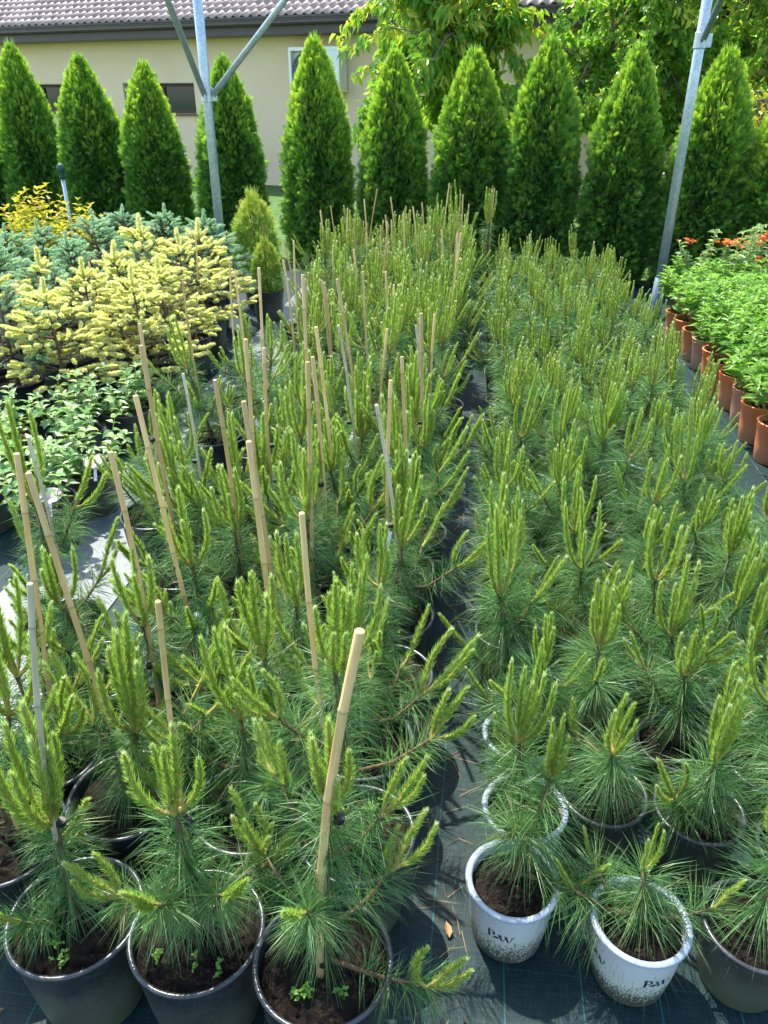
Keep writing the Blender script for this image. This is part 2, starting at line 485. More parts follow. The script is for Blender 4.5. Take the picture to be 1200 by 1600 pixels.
# ------------------------------------------------------------------ ground
def sheet(name, mat, x0, x1, y0, y1, z, nx=1, ny=1, rot=0.0, amp=0.0, seed=1):
    rng = np.random.default_rng(seed)
    mb = MB()
    xs = np.linspace(x0, x1, nx + 1); ys = np.linspace(y0, y1, ny + 1)
    X, Y = np.meshgrid(xs, ys)
    Z = np.zeros_like(X) + rng.normal(size=X.shape) * amp
    v = np.stack([X, Y, Z], -1).reshape(-1, 3)
    f = [[j * (nx + 1) + i, j * (nx + 1) + i + 1, (j + 1) * (nx + 1) + i + 1, (j + 1) * (nx + 1) + i] for j in range(ny) for i in range(nx)]
    mb.add(v, f)
    o = obj(name, mb.mesh(name, mat, True)); o.location = (0, 0, z); o.rotation_euler = (0, 0, -rot)
    o['kind'] = 'structure'
    return o
sheet('ground', M_LAWN, -150, 150, -100, 250, -.012)
sheet('ground_cover_fabric', M_FABRIC, -5.5, 5.0, -1.5, 7.6, 0.0, 80, 70, ROW, .0008, 3)
sheet('path', M_PATH_SHEEN, -1.62, -1.20, 1.2, 7.2, .005, 6, 60, ROW, .0007, 4)  # same cloth as the fabric, sun sheen put into a lighter colour

# ------------------------------------------------------------------ house behind the hedge
HR = R(24)
HX = Matrix.Translation((-1.5, 15.5, 0)) @ Matrix.Rotation(-HR, 4, 'Z')     # local x along the facade, local y into the house
house = empty('house', (-1.5, 15.5, 0), -HR)
setp(house, 'long low beige house with brown tiled roof behind the hedge', 'house')
HL, HRt = -16.0, 9.0
wins = [(-7.0, -5.30, 1.18, 1.69), (-3.93, -2.24, 1.18, 1.70)]
mb = MB()
zt = 2.62
xs = [HL] + [x for q in wins for x in q[:2]] + [HRt]
T = .38
for i in range(0, len(xs), 2): box(mb, xs[i], xs[i + 1], 0, T, -.1, zt)
for x0, x1, z0, z1 in wins:
    box(mb, x0, x1, 0, T, -.1, z0); box(mb, x0, x1, 0, T, z1, zt)
box(mb, HL, HL + T, T, 7, -.1, zt); box(mb, HRt - T, HRt, T, 7, -.1, zt); box(mb, HL + T, HRt - T, 6.6, 7, -.1, zt)
obj('wall', mb.mesh('wall', M_STUCCO), house)
for x0, x1, z0, z1 in wins:
    mb = MB(); d = .13
    fw = .07
    box(mb, x0, x1, d, d + .07, z0, z0 + fw); box(mb, x0, x1, d, d + .07, z1 - fw, z1)
    box(mb, x0, x0 + fw, d, d + .07, z0 + fw, z1 - fw); box(mb, x1 - fw, x1, d, d + .07, z0 + fw, z1 - fw)
    xm = (x0 + x1) / 2
    box(mb, xm - .05, xm + .05, d, d + .07, z0 + fw, z1 - fw)
    wo = obj('window', mb.mesh('window', M_FRAME), house)
    for a, b in ((x0 + fw, xm - .05), (xm + .05, x1 - fw)):
        g = MB(); box(g, a, b, d + .03, d + .045, z0 + fw, z1 - fw); obj('pane', g.mesh('pane', M_GLASS), wo)
    g = MB(); box(g, x0 - .04, x1 + .04, -.05, d - .002, z0 - .035, z0 - .002); obj('sill', g.mesh('sill', M_SILL), wo)
    g = MB()
    box(g, x0 + .002, x0 + .012, .004, d - .003, z0, z1 - .014); box(g, x1 - .012, x1 - .002, .004, d - .003, z0, z1 - .014); box(g, x0 + .002, x1 - .002, .004, d - .003, z1 - .012, z1 - .002)
    obj('reveal', g.mesh('reveal', M_REVEAL), wo)
    g = MB(); box(g, x0 - .3, x1 + .3, .5, .52, z0 - .5, z1 + .5); obj('curtain', g.mesh('curtain', M_ACD), wo)
# eaves
mb = MB(); box(mb, HL - .4, HRt + .4, -.42, -.003, 2.385, 2.415); obj('soffit', mb.mesh('soffit', M_DARK), house)
mb = MB(); box(mb, HL - .4, HRt + .4, -.45, -.423, 2.39, 2.60); obj('fascia', mb.mesh('fascia', M_DARK), house)
mb = MB(); n = 9
th = np.linspace(math.pi, 2 * math.pi, n)
prof = [(.075 * math.cos(t), .085 * math.sin(t)) for t in th]
prof = [(-.082, .014), (-.075, .014)] + prof + [(.075, .012)]
vv = []
for x in (HL - .42, HRt + .42): vv += [(x, -.53 + a, 2.60 + b) for a, b in prof]
k = len(prof)
mb.add(vv, [[i, i + 1, k + i + 1, k + i] for i in range(k - 1)])
obj('gutter', mb.mesh('gutter', M_DARK, True), house)
mb = MB(); box(mb, HL - .4, HRt + .4, -.60, -.594, 2.54, 2.645); 
obj('gutter_lip', mb.mesh('gutter_lip', M_DARK), house)
# roof: S-profile tiles laid in courses
RP = R(25); TP, TC = .17, .25
roof = MB()
rl = 5.2
x0, x1 = HL - .4, HRt + .4
ridge = (-.5 + rl * math.cos(RP), 2.60 + rl * math.sin(RP))
roof.add([(x0, -.5, 2.60), (x1, -.5, 2.60), (x1, ridge[0], ridge[1]), (x0, ridge[0], ridge[1]), (x1, 2 * ridge[0] + .5, 2.60), (x0, 2 * ridge[0] + .5, 2.60)],
         [[0, 1, 2, 3], [3, 2, 4, 5]])
roof_o = obj('roof', roof.mesh('roof', M_DARK), house)
def tile_mb():
    t = MB(); n = 8
    prof = []
    for i in range(n + 1):
        s = i / n
        z = .034 * (math.sin(math.pi * s / .62) if s < .62 else -.45 * math.sin(math.pi * (s - .62) / .38))
        prof.append((s * TP * 1.02, z))
    L = TC * 1.12
    v = [(x, 0, z + .034) for x, z in prof] + [(x, L, z + .010) for x, z in prof] + [(x, .002, z + .008) for x, z in prof]
    k = n + 1
    f = [[i, i + 1, k + i + 1, k + i] for i in range(n)] + [[2 * k + i, 2 * k + i + 1, i + 1, i] for i in range(n)]
    t.add(v, f)
    return t
tm = tile_mb(); tme = tm.mesh('tile', M_TILE, True)
rest = MB()
SL = Matrix.Translation((0, -.56, 2.618)) @ Matrix.Rotation(RP, 4, 'X')
n_t = 0
for c in range(20):
    for i in range(int((x1 - x0) / TP)):
        x = x0 + i * TP + .0; y = c * TC
        m = SL @ Matrix.Translation((x, y, .012))
        p = HX @ m.translation
        if c < 5 and -7.0 < x < 5.6 and n_t < 300:
            obj('tile', tme, roof_o, m); n_t += 1
        elif c < 12:
            rest.join(tm, m)
obj('tiles', rest.mesh('tiles', M_TILE, True), roof_o, None, 'stuff')

# air conditioner on the wall
ac = empty('air_conditioner', HX @ Vector((0, -.33, 1.54)), -HR)
setp(ac, 'white outdoor air conditioner unit with round fan grille on the beige wall', 'air conditioner')
mb = MB()
for q in ((0, .97, 0, .30, 0, .05), (0, .97, 0, .30, .61, .67), (0, .05, 0, .30, .05, .61), (.62, .97, 0, .30, .05, .61), (.05, .62, .12, .30, .05, .61)): box(mb, *q)
me = mb.mesh('casing', M_AC); casing = obj('casing', me, ac)
bv = casing.modifiers.new('b', 'BEVEL'); bv.width = .008; bv.segments = 2
mb = MB(); lathe(mb, [(.27, .0), (.27, .10), (.02, .10)], 40)
MR = Matrix.Translation((.335, .014, .33)) @ Matrix.Rotation(-math.pi / 2, 4, 'X')
obj('fan_well', mb.mesh('fan_well', M_ACD, True), ac, MR)
mb = MB()
for r in np.linspace(.06, .265, 9):
    pts = [(r * math.cos(t), r * math.sin(t), 0) for t in np.linspace(0, 2 * math.pi, 41)]
    tube(mb, pts, .004, 5)
for j in range(28):
    t = j * 2 * math.pi / 28
    tube(mb, [(.05 * math.cos(t), .05 * math.sin(t), .0), (.266 * math.cos(t + .35), .266 * math.sin(t + .35), .0)], .0028, 4)
obj('fan_grille', mb.mesh('fan_grille', M_ACG), ac, MR)
mb = MB(); lathe(mb, [(.0001, -.012), (.05, -.010), (.058, 0), (.058, .02)], 24); obj('hub_cap', mb.mesh('hub_cap', M_AC, True), ac, MR)
for bx in (.12, .82):
    mb = MB(); box(mb, bx, bx + .04, -.0, .325, -.045, -.003); box(mb, bx, bx + .04, .295, .325, -.35, -.045); obj('bracket', mb.mesh('bracket', M_STEEL), ac)

# ------------------------------------------------------------------ thuja hedge
def thuja_mesh(seed, n, h=1.95, rmax=.350, mat=None, flare=1.0):
    rng = np.random.default_rng(seed)
    mb = MB()
    # where the sprays sit: on a lumpy tapering body with deep folds between the upright branches
    z = rng.beta(1.05, 1.35, n) * (h - .05) + .03
    ph = rng.uniform(0, 2 * math.pi, n)
    s = z / h
    prof = np.interp(s, [0, .06, .22, .42, .62, .8, .92, 1.0], [.84, .95, 1.0, .98, .87, .62, .34, .03]) * rmax
    k1, k2, k3 = rng.uniform(0, 6.28, 3)
    lump = (.5 + .5 * np.sin(ph * 5 + z * 3.1 + k1)) * .5 + (.5 + .5 * np.sin(ph * 9 - z * 7 + k2)) * .25 + (.5 + .5 * np.sin(ph * 3 + z * 11 + k3)) * .25
    cell = np.sin(ph * 14 + z * 23 + 3 * np.sin(z * 9 + k1)) * np.sin(z * 31 + ph * 6 + k2)
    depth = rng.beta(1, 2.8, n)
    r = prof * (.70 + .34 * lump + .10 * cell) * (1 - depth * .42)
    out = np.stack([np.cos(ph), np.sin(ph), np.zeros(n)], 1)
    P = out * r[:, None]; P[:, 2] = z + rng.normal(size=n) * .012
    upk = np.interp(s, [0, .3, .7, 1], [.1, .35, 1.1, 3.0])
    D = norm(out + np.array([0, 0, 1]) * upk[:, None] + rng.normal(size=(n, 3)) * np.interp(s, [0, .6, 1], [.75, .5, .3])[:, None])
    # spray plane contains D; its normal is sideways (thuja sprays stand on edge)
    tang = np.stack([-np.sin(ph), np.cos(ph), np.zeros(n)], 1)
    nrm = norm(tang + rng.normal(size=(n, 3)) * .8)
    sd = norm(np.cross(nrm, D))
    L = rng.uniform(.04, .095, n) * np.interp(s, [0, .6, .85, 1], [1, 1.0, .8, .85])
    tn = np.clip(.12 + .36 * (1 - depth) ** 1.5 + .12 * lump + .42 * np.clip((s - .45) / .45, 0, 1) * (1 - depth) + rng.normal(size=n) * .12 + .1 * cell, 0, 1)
    # a spray: central blade and three pairs of side blades, each one quad
    for (a, ang, l) in ((0, 0, 1.0), (.08, .8, .5), (.12, -.8, .5), (.28, .7, .52), (.33, -.7, .5), (.48, .62, .44), (.54, -.6, .42), (.68, .5, .3), (.72, -.5, .28)):
        b = P + D * (L * a)[:, None]
        d = D * math.cos(ang) + sd * math.sin(ang)
        q = np.cross(nrm, d) * (L * .052)[:, None]
        ll = (L * l)[:, None]
        v = np.stack([b, b + d * ll * .55 + q, b + d * ll, b + d * ll * .55 - q], 1).reshape(-1, 3)
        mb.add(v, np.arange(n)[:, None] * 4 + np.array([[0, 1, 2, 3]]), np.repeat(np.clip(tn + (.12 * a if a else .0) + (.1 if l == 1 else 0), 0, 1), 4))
    # fine pointed leaders at the top
    m = int(n * .045)
    zz = rng.uniform(h * .80, h * .99, m); p2 = rng.uniform(0, 6.28, m)
    rr = np.interp(zz / h, [.8, 1], [.48, .02]) * rmax * rng.uniform(.3, 1.05, m)
    P = np.stack([rr * np.cos(p2), rr * np.sin(p2), zz], 1)
    D = norm(np.stack([.25 * np.cos(p2), .25 * np.sin(p2), np.ones(m)], 1) + rng.normal(size=(m, 3)) * .15)
    strips(mb, P, D, rng.uniform(.06, .14, m), np.full(m, .007), np.zeros(m), np.clip(rng.normal(.8, .12, m), 0, 1), rng)
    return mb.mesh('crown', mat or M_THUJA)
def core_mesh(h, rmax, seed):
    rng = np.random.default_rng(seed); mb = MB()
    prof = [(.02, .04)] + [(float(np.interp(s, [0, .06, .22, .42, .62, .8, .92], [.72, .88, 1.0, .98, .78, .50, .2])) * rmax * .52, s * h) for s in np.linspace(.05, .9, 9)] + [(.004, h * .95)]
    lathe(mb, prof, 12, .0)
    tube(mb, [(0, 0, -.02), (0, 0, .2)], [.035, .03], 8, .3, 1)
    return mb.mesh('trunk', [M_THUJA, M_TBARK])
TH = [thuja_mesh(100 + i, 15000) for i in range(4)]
TC_ = core_mesh(1.95, .37, 1)
hedge = [(-5.35, 1.95, 'tall green thuja at the far end of the hedge before the beige wall'),
         (-4.56, 1.86, 'clipped thuja cut off by the picture edge at the hedge end'),
         (-3.97, 2.06, 'pointed thuja in front of the first small brown window'),
         (-3.17, 1.93, 'thuja standing between the two small brown windows'),
         (-2.44, 1.86, 'broad thuja with a double top before the second small window'),
         (-1.57, 1.90, 'thuja right behind the steel post with two braces'),
         (-0.65, 2.05, 'sharp topped thuja in front of the white air conditioner'),
         (0.10, 1.93, 'slim thuja behind the staked pines, beneath the hanging tree branches'),
         (0.80, 1.93, 'slim thuja behind the aisle end, beneath the leafy tree'),
         (1.41, 2.00, 'tall thuja under the free end of the brown gutter'),
         (2.09, 1.94, 'wide thuja behind the unstaked pines, beside the plain steel post'),
         (2.74, 1.90, 'wide thuja directly behind the plain steel post'),
         (3.22, 1.62, 'short thuja at the hedge end behind the orange azaleas'),
         (3.95, 1.85, 'last thuja of the hedge past the azaleas')]
tk = math.tan(R(20))
rg = random.Random(3)
for i, (x, top, lab) in enumerate(hedge):
    y = 8.3 - tk * (x + .6)
    if not in_view(x, y, 1.0, 120): continue
    t = empty('thuja_tree', (x, y, 0), rg.uniform(0, 6.28))
    setp(t, lab, 'tree', 'thujas of the clipped hedge')
    s = top / 1.95 * .955; wd = rg.uniform(.92, 1.08)
    m = Matrix.Diagonal((wd, wd, s, 1))
    obj('crown', TH[i % 4], t, m); obj('trunk', TC_, t, m)

# ------------------------------------------------------------------ leafy trees between hedge and house
def tree(name, x, y, zc, rx, rz, h0, n, label, seed, L=(.07, .12), wr=.42, droop=.5, mat=None, tones=(.5, .22), off=0.0):
    rng = np.random.default_rng(seed)
    t = empty(name, (x, y, 0)); setp(t, label, 'tree')
    st = MB()
    top = zc + rz * .6
    pts = [(0, 0, -.05), (.03, .02, h0 * .5), (rng.normal() * .06, 0, h0), (rng.normal() * .12, .05, (h0 + top) / 2), (rng.normal() * .15 + off * .7, 0, top)]
    tube(st, pts, [.075, .065, .055, .035, .012], 10)
    cr = MB(); twp = []
    for i in range(26):
        s = rng.uniform(.35, .95); b, _ = along(pts, [s]); b = b[0]
        az = rng.uniform(0, 6.28); e = rng.uniform(-.1, .8)
        rad = rx * rng.uniform(.6, 1.0)
        tip = np.array([off + math.cos(az) * rad, math.sin(az) * rad, zc + rz * rng.uniform(-.9, .95)])
        mid = (b + tip) / 2 + np.array([0, 0, .18 + .1 * e])
        tube(st, [b, mid, tip], [.022, .014, .005], 6)
        for j in range(10):
            q, _ = along([b, mid, tip], [rng.uniform(.25, 1)]); q = q[0]
            e2 = q + rng.normal(size=3) * np.array([.26, .26, .22]) * rx
            tube(st, [q, (q + e2) / 2 + [0, 0, .05], e2], [.006, .004, .002], 4)
            twp.append((q, (q + e2) / 2 + [0, 0, .05], e2))
    per = n // len(twp)
    Ps, Ds, tn = [], [], []
    for tw in twp:
        s = rng.uniform(.1, 1, per); p, T_ = along(tw, s)
        d = norm(around(T_, rng.uniform(.5, 1.4, per), rng.uniform(0, 6.28, per)) + np.array([0, 0, -droop]))
        Ps.append(p + rng.normal(size=p.shape) * .03); Ds.append(d)
        tn.append(rng.normal(tones[0] + rng.normal() * .12, tones[1], per))
    P = np.concatenate(Ps); D = np.concatenate(Ds); k = len(P)
    Ls = rng.uniform(*L, k)
    leaves(cr, P, D, Ls, Ls * wr * rng.uniform(.85, 1.2, k), np.clip(np.concatenate(tn), 0, 1), rng, 0, .7, .25, .35)
    obj('trunk', st.mesh('trunk', M_TBARK, True), t)
    obj('crown', cr.mesh('crown', mat or M_TREE), t, None, None)
tree('fruit_tree', 1.06, 10.6, 2.25, 1.15, 1.35, 1.0, 12500, 'fruit tree with long drooping leaves between hedge and house', 11, (.10, .16), .42, .8, None, (.58, .22), -.42)
tree('leafy_tree', 2.75, 10.2, 2.0, 1.3, 1.6, .9, 13000, 'dense leafy tree hiding the end of the brown roof', 12, (.07, .11), .6, .3, None, (.6, .25))
tree('leafy_tree', 4.35, 8.9, 2.0, 1.15, 1.5, .9, 10000, 'dense leafy tree behind the plain steel post', 13, (.06, .10), .6, .3, None, (.56, .22))
tree('leafy_tree', 3.9, 12.0, 2.6, 1.9, 1.8, 1.0, 10000, 'yellowish leafy tree rising behind the other trees', 14, (.08, .13), .55, .4, None, (.62, .2))
tree('leafy_tree', 6.4, 10.6, 2.3, 1.9, 1.9, .9, 8000, 'tall leafy tree at the far end beyond the hedge', 15, (.08, .12), .55, .4, None, (.6, .22))
tree('flowering_bush', 3.55, 7.75, .95, .42, .55, .3, 1500, 'rounded bush with yellow and pinkish leaves at the hedge end', 16, (.04, .07), .6, .2, M_YEL, (.4, .25))

# ------------------------------------------------------------------ steel posts
def post(u, v, zc, braces, label, top=3.1):
    p = W(u, v); t = empty('steel_post', p); setp(t, label, 'post', 'steel frame posts')
    mb = MB(); tube(mb, [(0, 0, -.02), (0, 0, top)], .034, 20); obj('tube', mb.mesh('tube', M_STEEL, True), t)
    mb = MB(); tube(mb, [(0, 0, zc - .05), (0, 0, zc - .045), (0, 0, zc + .045), (0, 0, zc + .05)], [.037, .041, .041, .037], 20); 
    for k in (0, 1): box(mb, .03, .075, -.006, .006, zc - .04, zc + .04) if k == 0 else box(mb, -.006, .006, -.075, -.03, zc - .04, zc + .04)
    obj('collar', mb.mesh('collar', M_STEEL), t)
    for dx, dy in braces:
        mb = MB(); l = top - zc
        tube(mb, [(dx * .05, dy * .05, zc), (dx * (.05 + l), dy * (.05 + l), zc + l)], .021, 14); obj('brace', mb.mesh('brace', M_STEEL, True), t)
    mb = MB(); tube(mb, [(0, 0, -.01), (0, 0, .05), (0, 0, .30)], [.06, .05, .038], 16); obj('foot', mb.mesh('foot', M_BLUEP, True), t)
post(-2.07, 6.11, 1.53, [(COS, -SIN), (-SIN, -COS)], 'steel post with two slanting braces behind the golden spruces')
post(1.34, 6.24, 1.85, [(-SIN + .12, -COS)], 'plain steel post rising behind the terracotta potted shrubs')
gp = empty('garden_post', (-2.93, 7.6, 0)); setp(gp, 'thin grey post with a dark knob before the hedge', 'post')
mb = MB(); tube(mb, [(0, 0, 0), (0, 0, .86)], .016, 10); obj('rod', mb.mesh('rod', M_STEEL, True), gp)
mb = MB(); lathe(mb, [(.001, .98), (.02, .975), (.034, .95), (.034, .92), (.02, .90), (.024, .87), (.024, .85), (.001, .85)], 14); obj('knob', mb.mesh('knob', simple('dark green knob', (.02, .06, .05), .4, .4), True), gp)

# ------------------------------------------------------------------ pots
def pot_nodes(rt, h, wall, rim, lip=.012, soil=M_SOIL, drop=.03, seed=0, band=.03, crumbs=70):
    """Pot wall with a stepped rim band, a rolled lip and soil inside."""
    rb = rt * .78
    rng = np.random.default_rng(seed)
    mb = MB()
    zb = h - band
    rw = rb + (rt - rb) * zb / h
    lathe(mb, [(.001, .004), (rb - .012, .004), (rb - .01, 0), (rb - .003, .0), (rb, .006), (rw * .5 + rb * .5 - .0005, zb * .5), (rw - .004, zb - .004), (rt - .004, zb + .004), (rt - .002, h - .006)], 40)
    lathe(mb, [(rt - .006, h - .004), (rt - .012, h - drop - .01), (rb * .9, .02)], 40)
    m = mb.mesh('pot', wall, True)
    rm = MB()
    pr = [(rt - .006 + lip * .5 * math.cos(a) + .001, h - .004 + .0045 * math.sin(a)) for a in np.linspace(-math.pi, math.pi, 9)]
    lathe(rm, pr, 48)
    so = MB()
    rs = rt - .012
    k, rings = 28, 9
    vs = [(0, 0, h - drop + .008)]
    for i in range(1, rings + 1):
        r = rs * i / rings
        for j in range(k):
            a = j * 6.2832 / k + i * .1
            vs.append((r * math.cos(a), r * math.sin(a), h - drop + .010 * (1 - (i / rings) ** 2) + rng.normal() * .0035 - (.004 if i == rings else 0)))
    f = [[0, 1 + j, 1 + (j + 1) % k] for j in range(k)] + [[1 + (i - 1) * k + j, 1 + i * k + j, 1 + i * k + (j + 1) % k, 1 + (i - 1) * k + (j + 1) % k] for i in range(1, rings) for j in range(k)]
    so.add(vs, f, np.clip(rng.normal(.5, .18, len(vs)), 0, 1))
    for _ in range(crumbs):
        r = rs * math.sqrt(rng.uniform(0, .95)); a = rng.uniform(0, 6.28); s = rng.uniform(.002, .0065)
        c = np.array([r * math.cos(a), r * math.sin(a), h - drop + .010 * (1 - (r / rs) ** 2) + .001])
        o = np.array([(1, 0, 0), (-1, 0, 0), (0, 1, 0), (0, -1, 0), (0, 0, .8), (0, 0, -.8)]) * s * rng.uniform(.6, 1.4, (6, 3))
        so.add(o + c, [[0, 2, 4], [2, 1, 4], [1, 3, 4], [3, 0, 4], [2, 0, 5], [1, 2, 5], [3, 1, 5], [0, 3, 5]], rng.uniform(.2, 1.0))
    return [N('pot', m, None, None, [N('rim', rm.mesh('rim', rim, True))]), N('soil', so.mesh('soil', soil), None, 'stuff')]

POT_L = [pot_nodes(.122, .235, M_BLACK, M_RIM, .010, M_SOIL, .026, s) for s in (1, 2, 3)]
POT_R = [pot_nodes(.098, .165, M_BLACK, M_RIM, .010, M_SOIL, .022, s) for s in (4, 5)]
POT_W = [pot_nodes(.093, .170, M_WPOT, M_WRIM, .014, M_SOIL, .024, s, .022) for s in (6, 7)]
POT_T = [pot_nodes(.105, .20, M_TERRA, M_TERRA, .012, M_SOIL, .03, 8, .035), pot_nodes(.105, .20, M_TERRA2, M_TERRA2, .012, M_SOIL, .03, 9, .035)]
POT_B = [pot_nodes(.125, .24, M_BLACK, M_RIM, .010, M_SOIL2, .03, s) for s in (10, 11)]
POT_S = [pot_nodes(.125, .20, M_BLACK, M_RIM, .010, M_SOIL2, .03, 12)]

def logo_mesh():
    """The two letters and the leaf printed on the white pots, bent round the wall at azimuth 0 (+X)."""
    rt, h = .093, .170
    rb = rt * .78
    def onpot(x, z, off=.0009):
        r = rb + (rt - rb) * z / h + off - .002
        a = x / .085
        return (r * math.cos(a), r * math.sin(a), z)
    def bar(mb, x0, y0, x1, y1, w0, w1, mat=0, n=5):
        # horizontal thickness w: strokes of a serif face
        vs = []
        for i in range(n + 1):
            t = i / n; x = x0 + (x1 - x0) * t; y = y0 + (y1 - y0) * t; ww = w0 + (w1 - w0) * t
            vs += [onpot(x - ww / 2, y), onpot(x + ww / 2, y)]
        mb.add(vs, [[2 * i, 2 * i + 1, 2 * i + 3, 2 * i + 2] for i in range(n)], .5, mat)
    def hbar(mb, x0, x1, y, t, mat=0, n=4):
        vs = []
        for i in range(n + 1):
            x = x0 + (x1 - x0) * i / n; vs += [onpot(x, y - t / 2, .0011), onpot(x, y + t / 2, .0011)]
        mb.add(vs, [[2 * i, 2 * i + 2, 2 * i + 3, 2 * i + 1] for i in range(n)], .5, mat)
    q = .001
    P = MB()
    zb = .088
    bar(P, -24 * q, zb, -24 * q, zb + 24 * q, 4.5 * q, 4.5 * q)
    hbar(P, -28 * q, -20 * q, zb + .8 * q, 1.6 * q); hbar(P, -28 * q, -18 * q, zb + 23.4 * q, 1.4 * q)
    th = np.linspace(math.pi / 2, -math.pi / 2, 9); vs = []
    for t in th:
        vs += [onpot((-20 + 9.5 * math.cos(t)) * q, zb + (16.7 + 7 * math.sin(t)) * q), onpot((-20 + (5.5) * math.cos(t)) * q, zb + (16.7 + 5.6 * math.sin(t)) * q)]
    P.add(vs, [[2 * i, 2 * i + 1, 2 * i + 3, 2 * i + 2] for i in range(8)])
    hbar(P, -22 * q, -19 * q, zb + 23 * q, 1.4 * q); hbar(P, -22 * q, -19 * q, zb + 10.4 * q, 1.4 * q)
    Wm = MB()
    zw = zb - 5 * q
    bar(Wm, -2 * q, zw + 22 * q, 5 * q, zw, 5 * q, 4 * q); bar(Wm, 5.6 * q, zw, 12 * q, zw + 22 * q, 1.8 * q, 1.8 * q)
    bar(Wm, 10.5 * q, zw + 22 * q, 17.5 * q, zw, 5 * q, 4 * q); bar(Wm, 18.2 * q, zw, 25 * q, zw + 22 * q, 1.8 * q, 1.8 * q)
    hbar(Wm, -6 * q, 2.5 * q, zw + 22 * q, 1.3 * q); hbar(Wm, 21 * q, 29 * q, zw + 22 * q, 1.3 * q); hbar(Wm, 6.5 * q, 14.5 * q, zw + 22 * q, 1.3 * q)
    Lf = MB(); vs = []
    n = 8
    for i in range(n + 1):
        s = i / n; x = (-16 + 15 * s) * q; y = zb + (3 + 3.5 * math.sin(s * 2)) * q; hw = 3.4 * q * math.sin(math.pi * min(max(s, .01), .99)) ** .8
        vs += [onpot(x, y - hw, .0015), onpot(x, y + hw * .8, .0015)]
    Lf.add(vs, [[2 * i, 2 * i + 2, 2 * i + 3, 2 * i + 1] for i in range(n)])
    P.join(Wm)
    return P.mesh('printed_letters', M_INK), Lf.mesh('printed_leaf', M_INKG)
LOGO = logo_mesh()

# ------------------------------------------------------------------ pines
def candle_mb(seed, a0, L, nn, nl, nw, far=False):
    """A new shoot: it leaves the whorl at angle a0, sweeps upright, and wears short ascending needles."""
    rng = np.random.default_rng(seed)
    mb = MB()
    s = np.linspace(0, 1, 9 if not far else 6)
    ang = a0 * (1 - s) ** 2.1 + rng.normal() * .03
    ds = L / (len(s) - 1)
    x = np.concatenate([[0], np.cumsum(np.sin((ang[1:] + ang[:-1]) / 2) * ds)]); z = np.concatenate([[0], np.cumsum(np.cos((ang[1:] + ang[:-1]) / 2) * ds)])
    wob = np.cumsum(rng.normal(size=len(s))) * .0015
    pts = np.stack([x, wob, z], 1)
    tube(mb, pts, np.linspace(.0042, .0026, len(s)), 5 if not far else 4, .5, 1)
    t = rng.uniform(.10, 1.0, nn) ** .9
    P, T_ = along(pts, t)
    an = np.interp(t, [0, .5, .9, 1], [.66, .52, .42, .28]) + rng.normal(size=nn) * .11
    D = around(T_, an, rng.uniform(0, 6.28, nn))
    ln = nl * np.interp(t, [0, .15, .5, .85, 1], [.55, .9, 1.0, .8, .5]) * rng.uniform(.8, 1.15, nn)
    tn = np.clip(.38 + rng.normal(size=nn) * .12 + np.interp(t, [0, .80, .97, 1], [-.08, .08, .42, .55]), 0, 1)
    strips(mb, P, D, ln, np.full(nn, nw), rng.uniform(-.12, .05, nn), tn, rng, 0)
    # the pale bud cluster at the tip
    m = 16 if not far else 8
    P, T_ = along(pts, np.full(m, 1.0)); D = around(T_, rng.uniform(.05, .55, m), rng.uniform(0, 6.28, m))
    strips(mb, P - T_ * .006, D, rng.uniform(.008, .014, m), np.full(m, nw * 1.5), np.zeros(m), np.full(m, .97), rng, 0)
    return mb
CA = [R(a) for a in (6, 14, 32, 48, 62, 75)]
CAND = [candle_mb(200 + i, a, .14, 420, .0215, .0013) for i, a in enumerate(CA)]
CAND_ME = [c.mesh('shoot', [M_SHOOT, M_SHBARK]) for c in CAND]
CAND_F = [candle_mb(220 + i, a, .14, 150, .019, .0024, True) for i, a in enumerate(CA)]

def stake_mesh(seed, L, mat, rad=None):
    rng = np.random.default_rng(seed); mb = MB()
    zs, rs, tn = [], [], []
    z = 0.0; r = rad or rng.uniform(.0042, .0056)
    nxt = rng.uniform(.05, .12)
    while nxt < L - .02:
        zs += [nxt - .004, nxt, nxt + .0035]; rs += [r, r * 1.16, r]; tn += [.1, .9, .1]
        nxt += rng.uniform(.12, .19)
    zs = [0] + zs + [L - .001, L]; rs = [r] + rs + [r, r * .9]; tn = [.3] + tn + [.2, .5]
    bx, by = rng.normal() * .010, rng.normal() * .010
    pts = [(bx * math.sin(q / L * math.pi), by * math.sin(q / L * math.pi), q) for q in zs]
    tube(mb, pts, rs, 10, tn)
    return mb.mesh('stake', mat, True)
STK_T = [stake_mesh(300 + i, l, M_TAN) for i, l in enumerate((.54, .60, .66, .72))]
STK_N = [stake_mesh(340 + i, l, M_TAN, .0058) for i, l in enumerate((.66, .72, .78))]
STK_X = [stake_mesh(331, .76, M_GREY), stake_mesh(332, .74, M_TAN), stake_mesh(333, .765, M_TAN, .0072), stake_mesh(334, .80, M_TAN)]
STK_G = [stake_mesh(310 + i, l, M_GREY) for i, l in enumerate((.56, .62, .68))]
_t = MB(); tube(_t, [(0, 0, -.005), (0, 0, .005)], .0088, 10); TIE = _t.mesh('tie', M_TIE)

